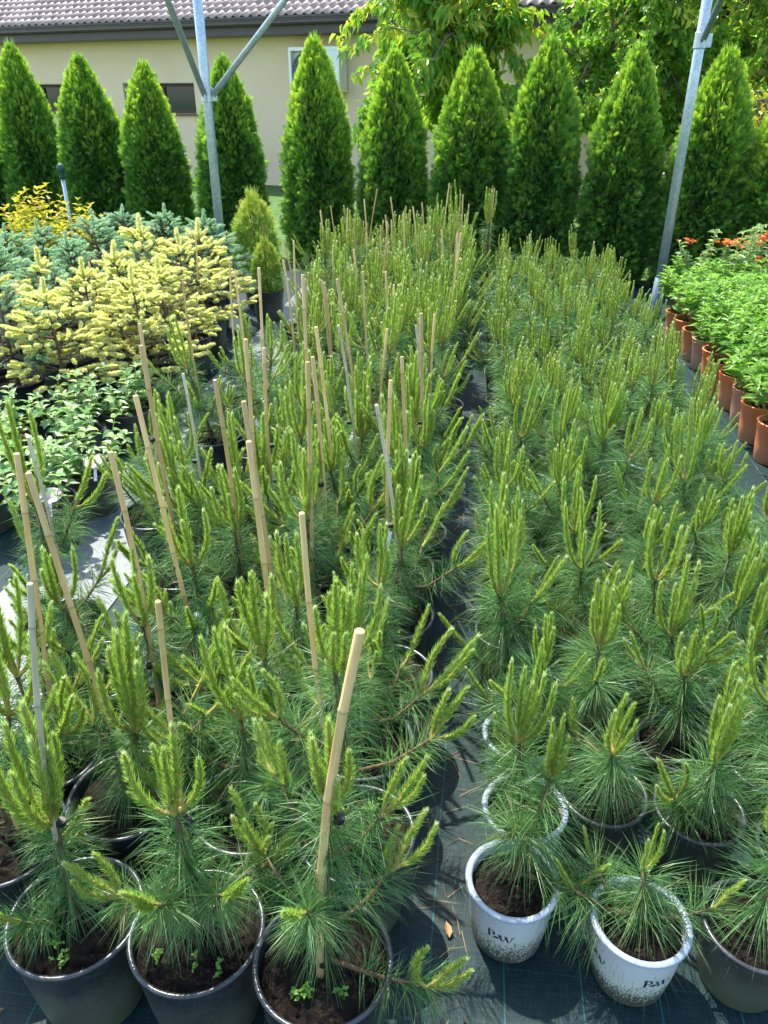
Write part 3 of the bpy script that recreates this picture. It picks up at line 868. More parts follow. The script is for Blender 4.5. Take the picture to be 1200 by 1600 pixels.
def pine_nodes(seed, kind, near, H=None, n_top=None, cl=None, lat=None, low=False, spread=1.0, nlong=None, bend=None, dens=.82):
    """Parts of one pine above its soil: stem, old needles, shoots."""
    rng = np.random.default_rng(seed)
    left = kind == 'L'
    soil = .215 if left else .150
    if H is None: H = soil + (rng.uniform(.20, .36) if left else rng.uniform(.12, .23))
    if n_top is None: n_top = rng.integers(4, 8)
    if cl is None: cl = rng.uniform(1.3, 1.8) if left else rng.uniform(1.0, 1.45)
    bx, by = bend if bend else rng.normal(size=2) * (.03 if left else .026)
    trunk = [(0, 0, soil - .03), (bx * .3, by * .3, soil + (H - soil) * .35), (bx, by, H)]
    st = MB(); nd = MB(); sh = []
    wk = 1.0 if near else 1.75
    q = 1.0 if near else .5
    tube(st, [trunk[0], trunk[1], trunk[2]], [.0075, .0065, .0048] if left else [.0065, .0055, .004], 8, .5)
    nlen = (.065, .11) if left else (.085, .14)
    if nlong: nlen = nlong
    def brush(pts, n, s0, s1, a0, a1, dr, l):
        n = int(n * q * dens)
        s = rng.uniform(s0, s1, n // 2); s = np.repeat(s, 2)[:n]; n = len(s)
        P, T_ = along(pts, s)
        dr = np.repeat(rng.normal(dr, .16, (n + 1) // 2), 2)[:n]
        ph = np.repeat(rng.uniform(0, 6.28, (n + 1) // 2), 2)[:n] + rng.normal(size=n) * .10
        an = np.interp(s, [s0, s1], [a0, a1]) + np.repeat(rng.normal(size=(n + 1) // 2), 2)[:n] * .26 + rng.normal(size=n) * .07
        D = around(T_, an, ph)
        ln = np.repeat(rng.uniform(*l, (n + 1) // 2), 2)[:n] * rng.uniform(.93, 1.05, n)
        strips(nd, P, D, ln, np.full(n, .00125 * wk), np.clip(dr, -.1, .9), np.where(rng.random(n) < .025, 1.0, np.clip(rng.normal(.43, .20, n), 0, .86)), rng)
    zt = H - soil
    seg0 = max(0.12, 1 - .15 / (zt + .03))
    brush(trunk, 620 if left else 820, seg0, 1.0, 2.0, 1.0, .34, nlen)
    if seg0 > .3 and (low or rng.random() < .45):
        brush(trunk, 260, .22, seg0, 2.1, 1.8, .4, nlen)
    def whorl(base, T_, n, scale, tilt=0.0, az0=0.0):
        n = int(n)
        for i in range(n):
            if i == 0: k = rng.integers(0, 2); l = scale * rng.uniform(1.0, 1.2)
            else: k = rng.choice([1, 2, 2, 3, 3, 4, 4, 5]); l = scale * rng.uniform(.72, 1.08)
            az = az0 + i * 6.2832 / max(1, n - 1) + rng.normal() * .3
            wd = rng.uniform(.9, 1.08) * (1 if left else .86)
            M = Matrix.Translation(base) @ Matrix.Rotation(tilt, 4, Vector((-math.sin(az0), math.cos(az0), 0))) @ Matrix.Rotation(az, 4, 'Z') @ Matrix.Diagonal((wd * (.75 + .25 * l) * spread, wd * (.75 + .25 * l), l, 1))
            sh.append((int(k), M))
    whorl(Vector(trunk[2]), None, n_top, cl)
    if lat is None:
        nl = rng.integers(3, 6) if left else rng.choice([0, 1, 2, 2, 3])
        lat = [(rng.uniform(.10, .7), rng.uniform(0, 6.28), rng.uniform(.10, .20) if left else rng.uniform(.08, .14), rng.uniform(.2, .8), rng.integers(1, 4)) for _ in range(nl)]
    for (f, az, l, el, nc) in lat:
        b, _ = along(trunk, [f]); b = b[0]
        ca, sa = math.cos(az), math.sin(az)
        p1 = b + np.array([ca * l * .5 * math.cos(el), sa * l * .5 * math.cos(el), l * .5 * math.sin(el) * .6])
        p2 = b + np.array([ca * l * math.cos(el) * .92, sa * l * math.cos(el) * .92, l * math.sin(el) + l * .12])
        pts = [b, p1, p2]
        tube(st, pts, [.0045, .004, .0032], 6, .5)
        brush(pts, 330 if left else 320, .35, 1.0, 1.5, .8, .22, (nlen[0] * .85, nlen[1] * .9))
        whorl(Vector(p2), None, nc, cl * .66, .45, az)
    me_st = st.mesh('stem', M_BARK, True); me_nd = nd.mesh('needles', M_NEEDLE)
    nodes = [N('stem', me_st), N('needles', me_nd, None, 'stuff')]
    if near:
        nodes += [N('shoot', CAND_ME[k], M) for k, M in sh]
    else:
        js = MB()
        for k, M in sh: js.join(CAND_F[k], M, rng.normal() * .08)
        nodes.append(N('shoots', js.mesh('shoots', [M_SHOOT, M_SHBARK]), None, 'stuff'))
    return nodes

LN = [pine_nodes(400 + i, 'L', True) for i in range(9)]
LF = [pine_nodes(430 + i, 'L', False, H=.215 + .22 + .022 * i, cl=1.5 + .1 * (i % 4), n_top=6 + i % 4) for i in range(7)]
RN = [pine_nodes(460 + i, 'R', True) for i in range(9)]
RF = [pine_nodes(490 + i, 'R', False, cl=1.2 + .09 * (i % 4), n_top=6 + i % 3) for i in range(7)]

def weed_mesh(seed, rt, z, n):
    rng = np.random.default_rng(seed); mb = MB()
    for _ in range(n):
        r = rt * math.sqrt(rng.uniform(.15, .8)); a = rng.uniform(0, 6.28); c = np.array([r * math.cos(a), r * math.sin(a), z])
        for j in range(rng.integers(3, 8)):
            h = rng.uniform(.006, .025); o = c + np.array([rng.normal() * .008, rng.normal() * .008, h])
            tube(mb, [c, o], .0006, 3, .3)
            m = rng.integers(2, 5); az = rng.uniform(0, 6.28, m)
            D = norm(np.stack([np.cos(az), np.sin(az), rng.uniform(0, .5, m)], 1)); L = rng.uniform(.005, .010, m)
            leaves(mb, np.repeat(o[None], m, 0), D, L, L * .8, rng.uniform(.2, 1, m), rng, 0, .2)
    return mb.mesh('weeds', M_WEED)
WEED_L = [weed_mesh(600 + i, .10, .213, 6) for i in range(3)]

ORD = 'front second third fourth fifth sixth seventh eighth ninth tenth eleventh twelfth thirteenth fourteenth fifteenth sixteenth seventeenth eighteenth nineteenth twentieth'.split() + ['twenty-' + k for k in 'first second third fourth fifth sixth seventh eighth ninth'.split()] + ['thirtieth', 'thirty-first', 'thirty-second', 'thirty-third']
def nth(i):
    return 'front one' if i == 0 else ORD[i] + ' from the front'

def put_pine(u, v, kind, label, group, pot, plant, ang, sc, stake=None, weeds=None, pot_ang=None, logos=(), name='potted_pine', z=0.0, lean=(0, 0)):
    p = W(u, v, z)
    t = empty(name, p); setp(t, label, 'potted pine', group)
    pa = pot_ang if pot_ang is not None else rp.uniform(0, 6.28)
    pn = [(nm, me, None, k, list(kids)) for nm, me, _, k, kids in pot]
    if logos:
        nm, me, m, k, kids = pn[0]
        kids = kids + [N('printed_logo', LOGO[0], Matrix.Rotation(a, 4, 'Z')) for a in logos] + [N('printed_leaf', LOGO[1], Matrix.Rotation(a, 4, 'Z')) for a in logos]
        pn[0] = (nm, me, m, k, kids)
        pa = 0
    place(pn, t, Matrix.Rotation(pa, 4, 'Z'))
    soil = .215 if kind == 'L' else .150
    Mx = Matrix.Translation((0, 0, soil)) @ Euler((lean[0], lean[1], 0)).to_matrix().to_4x4() @ Matrix.Rotation(ang, 4, 'Z') @ Matrix.Diagonal((sc[0], sc[0], sc[1], 1)) @ Matrix.Translation((0, 0, -soil))
    place(plant, t, Mx)
    if stake:
        me, off, tx, ty, ties = stake
        Ms = Matrix.Translation((off[0], off[1], soil - .03)) @ Euler((tx, ty, 0)).to_matrix().to_4x4()
        so = obj('stake', me, t, Ms)
        for zt in ties: obj('tie', TIE, so, Matrix.Translation((0, 0, zt)))
    if weeds: obj('weeds', weeds, t, Matrix.Rotation(rp.uniform(0, 6.28), 4, 'Z'), 'stuff')
    return t

_tg = MB(); v = []
for i in range(7):
    s = i / 6; v += [(-.010, .06 * s ** 2 * 1.2, .17 * s), (.010, .06 * s ** 2 * 1.2, .17 * s)]
_tg.add(v, [[2 * i, 2 * i + 1, 2 * i + 3, 2 * i + 2] for i in range(6)])
TAGW = _tg.mesh('plant_tag', M_WHITE, True)
rp = random.Random(21)
GL = 'staked pines in the bed beside the silvery path'
GR = 'unstaked pines in the bed beside the terracotta pots'
# --- the front pines that fill the near corner, each built to its own shape
A = pine_nodes(901, 'L', True, H=.43, dens=.85, bend=(.0, .04), n_top=11, cl=1.65, lat=[(.25, 3.6, .10, .3, 1)], low=True, spread=1.1)
B = pine_nodes(902, 'L', True, H=.50, dens=.85, bend=(-.01, .03), n_top=5, cl=1.25, lat=[(.42, 3.4, .13, .15, 3), (.48, 4.4, .10, .5, 2), (.45, .1, .14, .2, 4), (.5, 5.6, .12, .4, 2)], low=True)
Cc = pine_nodes(903, 'L', True, H=.58, dens=.85, bend=(.02, .03), n_top=6, cl=1.2, lat=[(.35, 2.6, .15, .5, 4), (.62, 2.2, .16, .5, 3), (.12, -.3, .20, -.08, 3), (.30, .5, .15, .35, 3), (.72, .3, .12, .5, 3), (.5, 4.4, .10, .6, 1)], low=True)
D = pine_nodes(904, 'L', True, H=.66, n_top=7, cl=1.25, lat=[(.45, .2, .18, .2, 3), (.6, 3.3, .15, .5, 3), (.4, 2.0, .15, .5, 3)], low=True)
put_pine(-.67, .80, 'L', 'wide fan of fresh shoots beside a grey weathered stake in the big front pot', GL, POT_L[0], A, .3, (1, 1), (STK_X[0], (-.03, .04), R(1), R(7), [.1, .25]), WEED_L[0])
put_pine(-.44, .80, 'L', 'front pine on a tan stake with low side shoots, between two big pots', GL, POT_L[1], B, 0, (1, 1), (STK_X[1], (.0, .02), R(-1), R(1.5), [.16, .30]), WEED_L[1])
put_pine(-.205, .775, 'L', 'front pine on a thick pale stake leaning sideways, low branch reaching over the aisle', GL, POT_L[2], Cc, 0, (1, 1), (STK_X[2], (-.005, -.02), R(-1), R(6.0), [.07, .2, .42]), WEED_L[2])
put_pine(-.19, 1.04, 'L', 'second pine along the dark aisle, tied to a slanting tan stake', GL, POT_L[0], D, 0, (1, 1), (STK_X[3], (-.02, -.01), R(1), R(-3.5), [.25, .4]), WEED_L[0])

cols = [(-.205, 'in line along the dark aisle'), (-.43, 'in second line from the aisle'), (-.67, 'in third line from the aisle'), (-.91, 'in fourth line from the aisle'), (-1.13, 'in line along the silvery path')]
sparse = [1.62, 2.27, 2.95, 3.42, 4.7, 5.5, 6.2]
count = 4
for ci, (u, cn) in enumerate(cols):
    vs = sparse if ci == 4 else [(.80, .82, .84, .93, .8)[ci] + .245 * i for i in range(26)]
    n = 0
    for ri, v in enumerate(vs):
        if ci == 0 and ri < 2 or ci in (1, 2) and ri == 0: n += 1; continue
        if v > 6.75: continue
        if ci == 3 and ri in (3, 6, 7, 10): continue
        uu = u + rp.gauss(0, .014); vv = v + rp.gauss(0, .018)
        x, y, _ = W(uu, vv)
        vis = in_view(x, y, .3, 130)
        if not vis: continue
        near = vv < 3.3
        plant = rp.choice(LN if near else LF)
        grey = rp.random() < .08
        has = rp.random() < (.93 if vv < 3 else .8 if vv < 4.2 else .6)
        st = None
        if has:
            me = rp.choice(STK_G if grey else STK_N if vv < 2.9 else STK_T)
            st = (me, (rp.uniform(-.03, .03), rp.uniform(-.03, .03)), R(rp.gauss(0, 2.5)), R(rp.gauss(0, 3.5)), [.2, .33] if near else [])
        word = ('pine with grey stake' if grey else 'pine with tan stake') if has else 'pine without any stake'
        h = rp.uniform(.84, 1.14)
        last = put_pine(uu, vv, 'L', f'{word}, {nth(n)} {cn}', GL, rp.choice(POT_L), plant, rp.uniform(0, 6.28), (rp.uniform(.92, 1.08), h), st, rp.choice(WEED_L) if near and rp.random() < .6 else None, lean=(rp.gauss(0, .06), rp.gauss(0, .06)))
        n += 1; count += 1
        if near and rp.random() < .22:
            a = rp.uniform(3.4, 5.6)
            tg = obj('plant_tag', TAGW, last, Matrix.Translation((.09 * math.cos(a), .09 * math.sin(a), .20)) @ Matrix.Rotation(a + 1.8, 4, 'Z'))
            sm = tg.modifiers.new('s', 'SOLIDIFY'); sm.thickness = .0012
# the tall leader that stands above its neighbours at the back
tall = pine_nodes(950, 'L', False, H=.66, n_top=9, cl=1.75)
put_pine(.02, 6.35, 'L', 'tallest pine of the bed, long shoots rising at the back end by the aisle', GL, POT_L[0], tall, 0, (1, 1), (STK_T[3], (.02, .02), 0, 0, []))

# --- the unstaked bed
P1 = pine_nodes(911, 'R', True, H=.36, bend=(.075, .085), dens=.75, n_top=6, cl=1.0, lat=[(.55, 3.5, .06, .5, 0), (.2, -.35, .13, .0, 1)], spread=.8)
P2 = pine_nodes(912, 'R', True, H=.265, bend=(.0, .03), dens=.6, n_top=3, cl=.85, lat=[(.25, .05, .15, .05, 1), (.3, 2.9, .14, .15, 1), (.2, 2.2, .13, .2, 1)], spread=.6)
P3 = pine_nodes(913, 'R', True, H=.33, n_top=6, cl=1.0, bend=(.03, .03), dens=.7, lat=[(.5, .3, .1, .4, 1)])
toC = lambda u, v: math.atan2(-W(u, v)[1], -W(u, v)[0])
a1 = toC(.13, 1.02); a2 = toC(.37, .97)
put_pine(.13, 1.02, 'R', 'pine in the white front pot with printed letters, tilted towards its neighbour', GR, POT_W[0], P1, 0, (1, 1), None, None, 0, (a1 - .12, a1 + 2.0))
put_pine(.37, .965, 'R', 'pine with one upright shoot in the white pot printed twice', GR, POT_W[1], P2, 0, (1, 1), None, None, 0, (a2 - .82, a2 + .72))
put_pine(.585, .985, 'R', 'pine spilling over a plain black pot next to the white pots', GR, POT_R[0], P3, 0, (1.0, 1.05))
cols = [(.14, 'in line along the aisle'), (.335, 'in second line from the aisle'), (.54, 'in third line from the aisle'), (.74, 'in fourth line from the aisle'), (.94, 'in line nearest the terracotta pots')]
for ci, (u, cn) in enumerate(cols):
    n = 0
    for ri in range(30):
        v = 1.0 + .213 * ri + (.0, .06, .03, -.03, .05)[ci]
        if ci < 3 and ri == 0: n += 1; continue
        if v > 6.6: continue
        uu = u + rp.gauss(0, .012); vv = v + rp.gauss(0, .014)
        x, y, _ = W(uu, vv)
        if not in_view(x, y, .25, 110): continue
        near = vv < 3.1
        white = (ci == 0 and ri in (1, 2)) or (ri > 2 and rp.random() < .07)
        pot = rp.choice(POT_W) if white else rp.choice(POT_R)
        plant = rp.choice(RN if near else RF)
        big = rp.choice((rp.uniform(.78, .95), rp.uniform(.95, 1.15), rp.uniform(1.0, 1.25)))
        put_pine(uu, vv, 'R', f'{"small" if big < 1.03 else "tall"} pine in {"white" if white else "black"} pot, {nth(n)}, {cn}', GR, pot, plant, rp.uniform(0, 6.28), (rp.uniform(.92, 1.12), big), None, None, lean=(rp.gauss(0, .08), rp.gauss(0, .08)))
        n += 1; count += 1

# ------------------------------------------------------------------ spruces
def tip_mesh(seed, n, L, nl, nw, mat):
    rng = np.random.default_rng(seed); mb = MB()
    pts = [(0, 0, 0), (L * .5, 0, .004), (L, 0, .0)]
    t = rng.uniform(0, 1, n); P, T_ = along(pts, t)
    an = np.interp(t, [0, .6, 1], [1.15, .85, .45]) + rng.normal(size=n) * .15
    D = around(T_, an, rng.uniform(0, 6.28, n))
    ln = nl * np.interp(t, [0, .3, .8, 1], [.6, 1, .95, .6]) * rng.uniform(.8, 1.2, n)
    strips(mb, P, D, ln, np.full(n, nw), np.full(n, .0), np.clip(rng.normal(.5, .2, n) + .15 * t, 0, 1), rng)
    return mb.mesh('shoot_tip', mat)
TIP_G = [tip_mesh(700 + i, 230, .07, .018, .0048, M_GOLD) for i in range(2)]
TIP_B = [tip_mesh(710 + i, 180, .062, .016, .0038, M_BLUE) for i in range(2)]
def spruce_nodes(seed, tips, h=.55, r=.30, z0=.21, levels=8, per=7):
    rng = np.random.default_rng(seed)
    st = MB(); nd = MB(); out = []
    tube(st, [(0, 0, z0 - .03), (.01, 0, z0 + h * .5), (0, .005, z0 + h)], [.011, .008, .003], 8)
    def addtip(p, d, s):
        q = Vector(d).to_track_quat('X', 'Z')
        out.append(N('shoot_tip', tips[rng.integers(0, len(tips))], Matrix.Translation(p) @ q.to_matrix().to_4x4() @ Matrix.Rotation(rng.uniform(0, 6.28), 4, 'X') @ Matrix.Diagonal((s * rng.uniform(.75, 1.25), s, s, 1))))
    for li in range(levels):
        f = li / (levels - 1)
        z = z0 + .09 + (h - .12) * f
        rad = r * (1 - f * .78) * rng.uniform(.85, 1.1)
        for j in range(max(4, int(per * (1 - .35 * f)))):
            az = rng.uniform(0, 6.28); l = rad * rng.uniform(.75, 1.1)
            d = np.array([math.cos(az), math.sin(az), rng.uniform(.0, .3) + .3 * f])
            b = np.array([0, 0, z]); e = b + d * l
            pts = [b, b + d * l * .5 + [0, 0, -.01], e]
            tube(st, pts, [.005, .0035, .002], 5)
            n = 110; s = rng.uniform(.2, 1, n); P, T_ = along(pts, s)
            strips(nd, P, around(T_, rng.uniform(.6, 1.2, n), rng.uniform(0, 6.28, n)), rng.uniform(.011, .018, n), np.full(n, .0028), np.zeros(n), np.clip(rng.normal(.5, .2, n), 0, 1), rng)
            addtip(e, norm(d), 1.0)
            for k in range(2 if l > .12 else 1):
                for sg in (-1, 1):
                    if rng.random() < .25: continue
                    fr = rng.uniform(.45, .9); q, _ = along(pts, [fr]); q = q[0]
                    a2 = az + sg * rng.uniform(.6, 1.0); d2 = norm(np.array([math.cos(a2), math.sin(a2), rng.uniform(-.05, .35)]))
                    e2 = q + d2 * l * .25
                    tube(st, [q, e2], [.003, .002], 4)
                    addtip(e2, d2, .88)
    addtip((0, .005, z0 + h), (0.05, 0, 1), 1.25)
    for k in range(4): 
        a = k * 1.57 + .4; addtip((0, .005, z0 + h - .01), norm(np.array([math.cos(a), math.sin(a), .8])), .9)
    return [N('stem', st.mesh('stem', M_BARK, True)), N('needles', nd.mesh('needles', M_SPR), None, 'stuff')] + out
SP_G = [spruce_nodes(720 + i, TIP_G, .50, .30, .21, 8, 7) for i in range(3)]
SP_M = [spruce_nodes(740 + i, TIP_G[:1] + TIP_B, .48, .28, .21, 8, 7) for i in range(1)]
SP_B = [spruce_nodes(730 + i, TIP_B, .52, .28, .21, 10, 9) for i in range(2)]
rs = random.Random(8)
def put_plant(name, u, v, pot, plant, label, cat, group, tags=0, sc=1.0, stake=None, z0=.21, h=None):
    t = empty(name, W(u, v)); setp(t, label, cat, group)
    place([(a, b, None, k, list(kk)) for a, b, _, k, kk in pot], t, Matrix.Rotation(rs.uniform(0, 6.28), 4, 'Z'))
    place(plant, t, Matrix.Translation((0, 0, z0)) @ Matrix.Rotation(rs.uniform(0, 6.28), 4, 'Z') @ Matrix.Diagonal((sc, sc, sc * (h or 1), 1)) @ Matrix.Translation((0, 0, -z0)))
    if tags:
        a = tags
        o = obj('plant_tag', TAGW, t, Matrix.Translation((.085 * math.cos(a), .085 * math.sin(a), z0 - .01)) @ Matrix.Rotation(a + rs.uniform(-.4, .4) + math.pi, 4, 'Z') @ Matrix.Rotation(R(12), 4, 'X'))
        sm = o.modifiers.new('s', 'SOLIDIFY'); sm.thickness = .0012
    if stake:
        obj('stake', stake, t, Matrix.Translation((.02, .02, z0 - .03)) @ Euler((R(rs.gauss(0, 3)), R(rs.gauss(0, 4)), 0)).to_matrix().to_4x4())
    return t
GG = 'cream tipped spruces beside the silvery path'
gold = [(-1.72, 3.68, 'cream tipped spruce with white tag, nearest the leafy pots by the path', 5.2, None),
        (-1.74, 4.05, 'cream tipped spruce with a bent white tag, by the path, middle of three', 5.0, None),
        (-1.76, 4.45, 'cream tipped spruce with white tag, by the path, third back', 4.8, STK_T[2]),
        (-2.04, 3.42, 'low cream tipped spruce behind the leafy pots, without tag', 0, None),
        (-2.06, 3.84, 'full cream tipped spruce in the second line, tied to a tan stake', 0, STK_T[1]),
        (-2.08, 4.28, 'bright cream spruce in the second line from the path, unstaked', 0, None),
        (-2.36, 3.55, 'pale green spruce with few cream tips, tied to a grey stake', 0, STK_G[0]),
        (-2.40, 4.02, 'pale green spruce with few cream tips, in the third line, unstaked', 0, None),
        (-1.80, 4.90, 'tall cream tipped spruce before the steel post, pale leader upright', 0, None),
        (-2.12, 4.76, 'cream tipped spruce beside the tall one, double top shoots', 0, STK_T[0]),
        (-2.68, 3.80, 'pale green spruce with few cream tips at the outer edge of the bed', 0, None)]
for i, (u, v, lab, tg, stk) in enumerate(gold):
    put_plant('potted_spruce', u, v, POT_B[i % 2], (SP_M[0] if i in (6, 7, 10) else SP_G[i % 3]), lab, 'potted spruce', GG, tg, rs.uniform(.95, 1.15), stk)
GB = 'blue spruces behind the cream tipped ones'
blue = [(-2.50, 4.55, 'blue green spruce just behind the cream tipped spruces, low and wide'), (-2.62, 5.15, 'large bushy blue spruce in the middle of the group'), (-2.28, 5.55, 'blue spruce before the thin grey knobbed post'),
        (-1.95, 5.45, 'blue spruce with a pale top next to the steel post'), (-2.95, 4.65, 'blue spruce beside the lime green shrubs'), (-2.85, 4.25, 'blue green spruce at the outer edge with a grey stake'), (-3.05, 5.2, 'blue spruce touching the yellow shrub'), (-2.66, 5.7, 'blue spruce at the rear near the hedge')]
for i, (u, v, lab) in enumerate(blue):
    x, y, _ = W(u, v)
    if in_view(x, y, .5, 80):
        put_plant('potted_spruce', u, v, POT_B[i % 2], SP_B[i % 2], lab, 'potted spruce', GB, 0, rs.uniform(.95, 1.12), STK_G[1] if 'stake' in lab else None)

# golden cypress
cyp = thuja_mesh(140, 1500, .62, .16, M_CYP)
def put_cypress(u, v, lab, s):
    t = empty('potted_cypress', W(u, v)); setp(t, lab, 'potted cypress')
    place([(a, b, None, k, list(kk)) for a, b, _, k, kk in POT_B[0]], t)
    obj('crown', cyp, t, Matrix.Translation((0, 0, .2)) @ Matrix.Diagonal((s, s, s, 1)), None)
    mb = MB(); tube(mb, [(0, 0, .18), (0, 0, .7)], [.01, .004], 7); obj('stem', mb.mesh('stem', M_BARK, True), t)
put_cypress(-1.82, 6.2, 'slim yellow green cypress behind the cream spruces, close to the hedge', 1.02)
put_cypress(-1.62, 5.75, 'small golden cypress low beside the slim one', .62)

# ------------------------------------------------------------------ leafy shrubs
def shrub_nodes(seed, z0, h, r, stems, lv, L, wr, mat, as_parts, droop=.25, up=.35, tone=(.5, .2), pairs=9, lo=.22):
    rng = np.random.default_rng(seed)
    st = MB(); P, D, Ls, tn = [], [], [], []
    for i in range(stems):
        az = rng.uniform(0, 6.28); rr = r * math.sqrt(rng.uniform(.02, 1)); hh = h * rng.uniform(.72, 1.05) * (1 - .28 * (rr / r) ** 2)
        b = np.array([math.cos(az) * rr * .2, math.sin(az) * rr * .2, z0 - .02]); e = np.array([math.cos(az) * rr, math.sin(az) * rr, z0 + hh])
        m = (b + e) / 2 + np.array([math.cos(az), math.sin(az), 0]) * rr * .12
        pts = [b, m, e]
        tube(st, pts, [.003, .0022, .0012], 5)
        k = pairs
        for j in range(k):
            s = lo + (1 - lo) * (j + rng.uniform(-.2, .2)) / (k - 1); s = min(max(s, .15), 1)
            p, T_ = along(pts, [s])
            a0 = j * 1.57 + rng.normal() * .3
            for sg in ((0, math.pi) if j < k - 1 else (0, 2.1, 4.2)):
                d = np.array([math.cos(a0 + sg), math.sin(a0 + sg), rng.normal(up, .25) + (.5 if j == k - 1 else 0)])
                P.append(p[0]); D.append(norm(d)); Ls.append(rng.uniform(*L) * (.75 if j >= k - 2 else 1)); tn.append(rng.normal(tone[0], tone[1]) + (.22 if j >= k - 2 else 0))
    P = np.array(P); D = np.array(D); Ls = np.array(Ls); tn = np.clip(np.array(tn), 0, 1)
    idx = np.arange(len(P)); rng.shuffle(idx); idx = idx[:lv]
    nodes = [N('stems', st.mesh('stems', M_SHBARK, True), None, 'stuff')]
    big = idx[:as_parts]
    if as_parts:
        ms = []
        for q in range(4):
            mb = MB(); leaves(mb, np.zeros((1, 3)), np.array([[1.0, 0, 0]]), np.array([1.0]), np.array([wr]), np.array([.25 + .22 * q]), np.random.default_rng(1), 0, 0, .3, droop); ms.append(mb.mesh('leaf', mat, False))
        for i in big:
            d = Vector(D[i]); y = Vector((rng.normal() * .35, rng.normal() * .35, 1)).cross(d).normalized(); zz = d.cross(y)
            Mx = Matrix((d, y, zz)).transposed().to_4x4()
            nodes.append(N('leaf', ms[int(min(3, tn[i] * 4))], Matrix.Translation(P[i]) @ Mx @ Matrix.Scale(Ls[i], 4)))
    rest = idx[as_parts:]
    if len(rest):
        mb = MB(); leaves(mb, P[rest], D[rest], Ls[rest], Ls[rest] * wr, tn[rest], rng, 0, .35, .3, droop)
        nodes.append(N('leaves', mb.mesh('leaves', mat), None, 'stuff'))
    return nodes
SH_N = [shrub_nodes(800 + i, .17, .40, .20, 20, 420, (.045, .075), .46, M_SHRUB, 250, lo=.58) for i in range(2)]
SH_F = [shrub_nodes(810 + i, .17, .40, .21, 20, 420, (.045, .075), .46, M_SHRUB, 0, lo=.58) for i in range(2)]
GS = 'green shrubs in terracotta pots'
for ci, (u, nm) in enumerate(((1.41, 'outer line'), (1.65, 'second line'), (1.89, 'third line'), (2.13, 'fourth line'))):
    n = 0
    for ri in range(11):
        v = 3.32 + .232 * ri + .05 * (ci % 2)
        uu, vv = u + rs.gauss(0, .012), v + rs.gauss(0, .015)
        x, y, _ = W(uu, vv)
        if not in_view(x, y, .4, 70): continue
        near = ci == 0 and vv < 4.6
        faded = (ri * 3 + ci) % 4 == 1
        hh = 1.08 - .05 * (vv - 3.3) + rs.uniform(-.06, .06)
        put_plant('potted_shrub', uu, vv, POT_T[1 if faded else 0], rs.choice(SH_N if near else SH_F),
                  f'leafy shrub in {"faded" if faded else "bright"} terracotta pot, {"near end" if n == 0 else ORD[n] + " from near end"} of {nm}', 'potted shrub', GS, 0, rs.uniform(.95, 1.08), None, .17, hh)
        n += 1
HY = [shrub_nodes(820 + i, .17, .26, .17, 13, 230, (.04, .065), .62, M_HYDR, 200, .25, .3, (.5, .25), 8) for i in range(3)]
GH = 'pale green leafy shrubs in black pots'
hyd = [(-1.60, 2.38, 'low leafy shrub in black pot with a pink flower tag, by the front pine', 1), (-1.57, 2.68, 'leafy shrub in black pot with an oval white and pink card', 1), (-1.92, 2.50, 'leafy shrub in the corner behind the pink tag', 0),
       (-1.80, 3.03, 'leafy shrub in a tall black pot, dry bark soil showing, by the path', 0), (-1.68, 3.33, 'leafy shrub next to the first cream tipped spruce by the path', 0), (-2.08, 2.92, 'pale leafy shrub in the second line, between leafy neighbours', 0),
       (-2.35, 3.10, 'pale leafy shrub at the outer edge before the cream spruces', 0), (-2.25, 2.66, 'pale leafy shrub at the outer front edge', 0)]
def card_mesh():
    mb = MB(); n = 20
    v = [(.045 * math.cos(t), 0, .032 * math.sin(t)) for t in np.linspace(0, 2 * math.pi, n, endpoint=False)]
    v2 = [(x, .0016, z) for x, _, z in v]
    mb.add(v + v2, [list(range(n)), list(range(2 * n - 1, n - 1, -1))] + [[i, n + i, n + (i + 1) % n, (i + 1) % n] for i in range(n)])
    mb.add([(-.006, 0, -.09), (.006, 0, -.09), (.006, 0, -.03), (-.006, 0, -.03), (-.006, .0014, -.09), (.006, .0014, -.09), (.006, .0014, -.03), (-.006, .0014, -.03)], [[0, 1, 2, 3], [7, 6, 5, 4], [0, 4, 5, 1], [1, 5, 6, 2], [3, 7, 4, 0]])
    return mb.mesh('plant_tag', M_TAG)
CARD = card_mesh()
for i, (u, v, lab, tg) in enumerate(hyd):
    x, y, _ = W(u, v)
    if not in_view(x, y, .4, 90): continue
    t = put_plant('potted_shrub', u, v, POT_S[0], HY[i % 3], lab, 'potted shrub', GH, 0, rs.uniform(.95, 1.1), None, .17)
    if tg:
        obj('plant_tag', CARD, t, Matrix.Translation((.055, -.05, .245)) @ Matrix.Rotation(R(15), 4, 'Z') @ Matrix.Rotation(R(-55), 4, 'X'))
YS = shrub_nodes(840, .17, .78, .40, 70, 2200, (.045, .07), .5, M_YEL, 0, .2, .4, (.5, .25), 14)
LS = [shrub_nodes(841 + i, .17, .34, .24, 22, 420, (.03, .05), .55, M_LIME, 0, .2, .4, (.5, .25), 9) for i in range(2)]
put_plant('potted_shrub', -3.20, 5.62, POT_B[0], YS, 'tall golden yellow shrub with orange tips near the hedge', 'potted shrub', None, 0, 1.0, None, .17)
put_plant('potted_shrub', -3.42, 5.25, POT_B[1], LS[0], 'low lime green shrub below the golden yellow one', 'potted shrub', None, 0, 1.0, None, .17)
put_plant('potted_shrub', -3.12, 4.85, POT_B[1], LS[1], 'low lime green shrub between the blue spruces', 'potted shrub', None, 0, .9, None, .17)

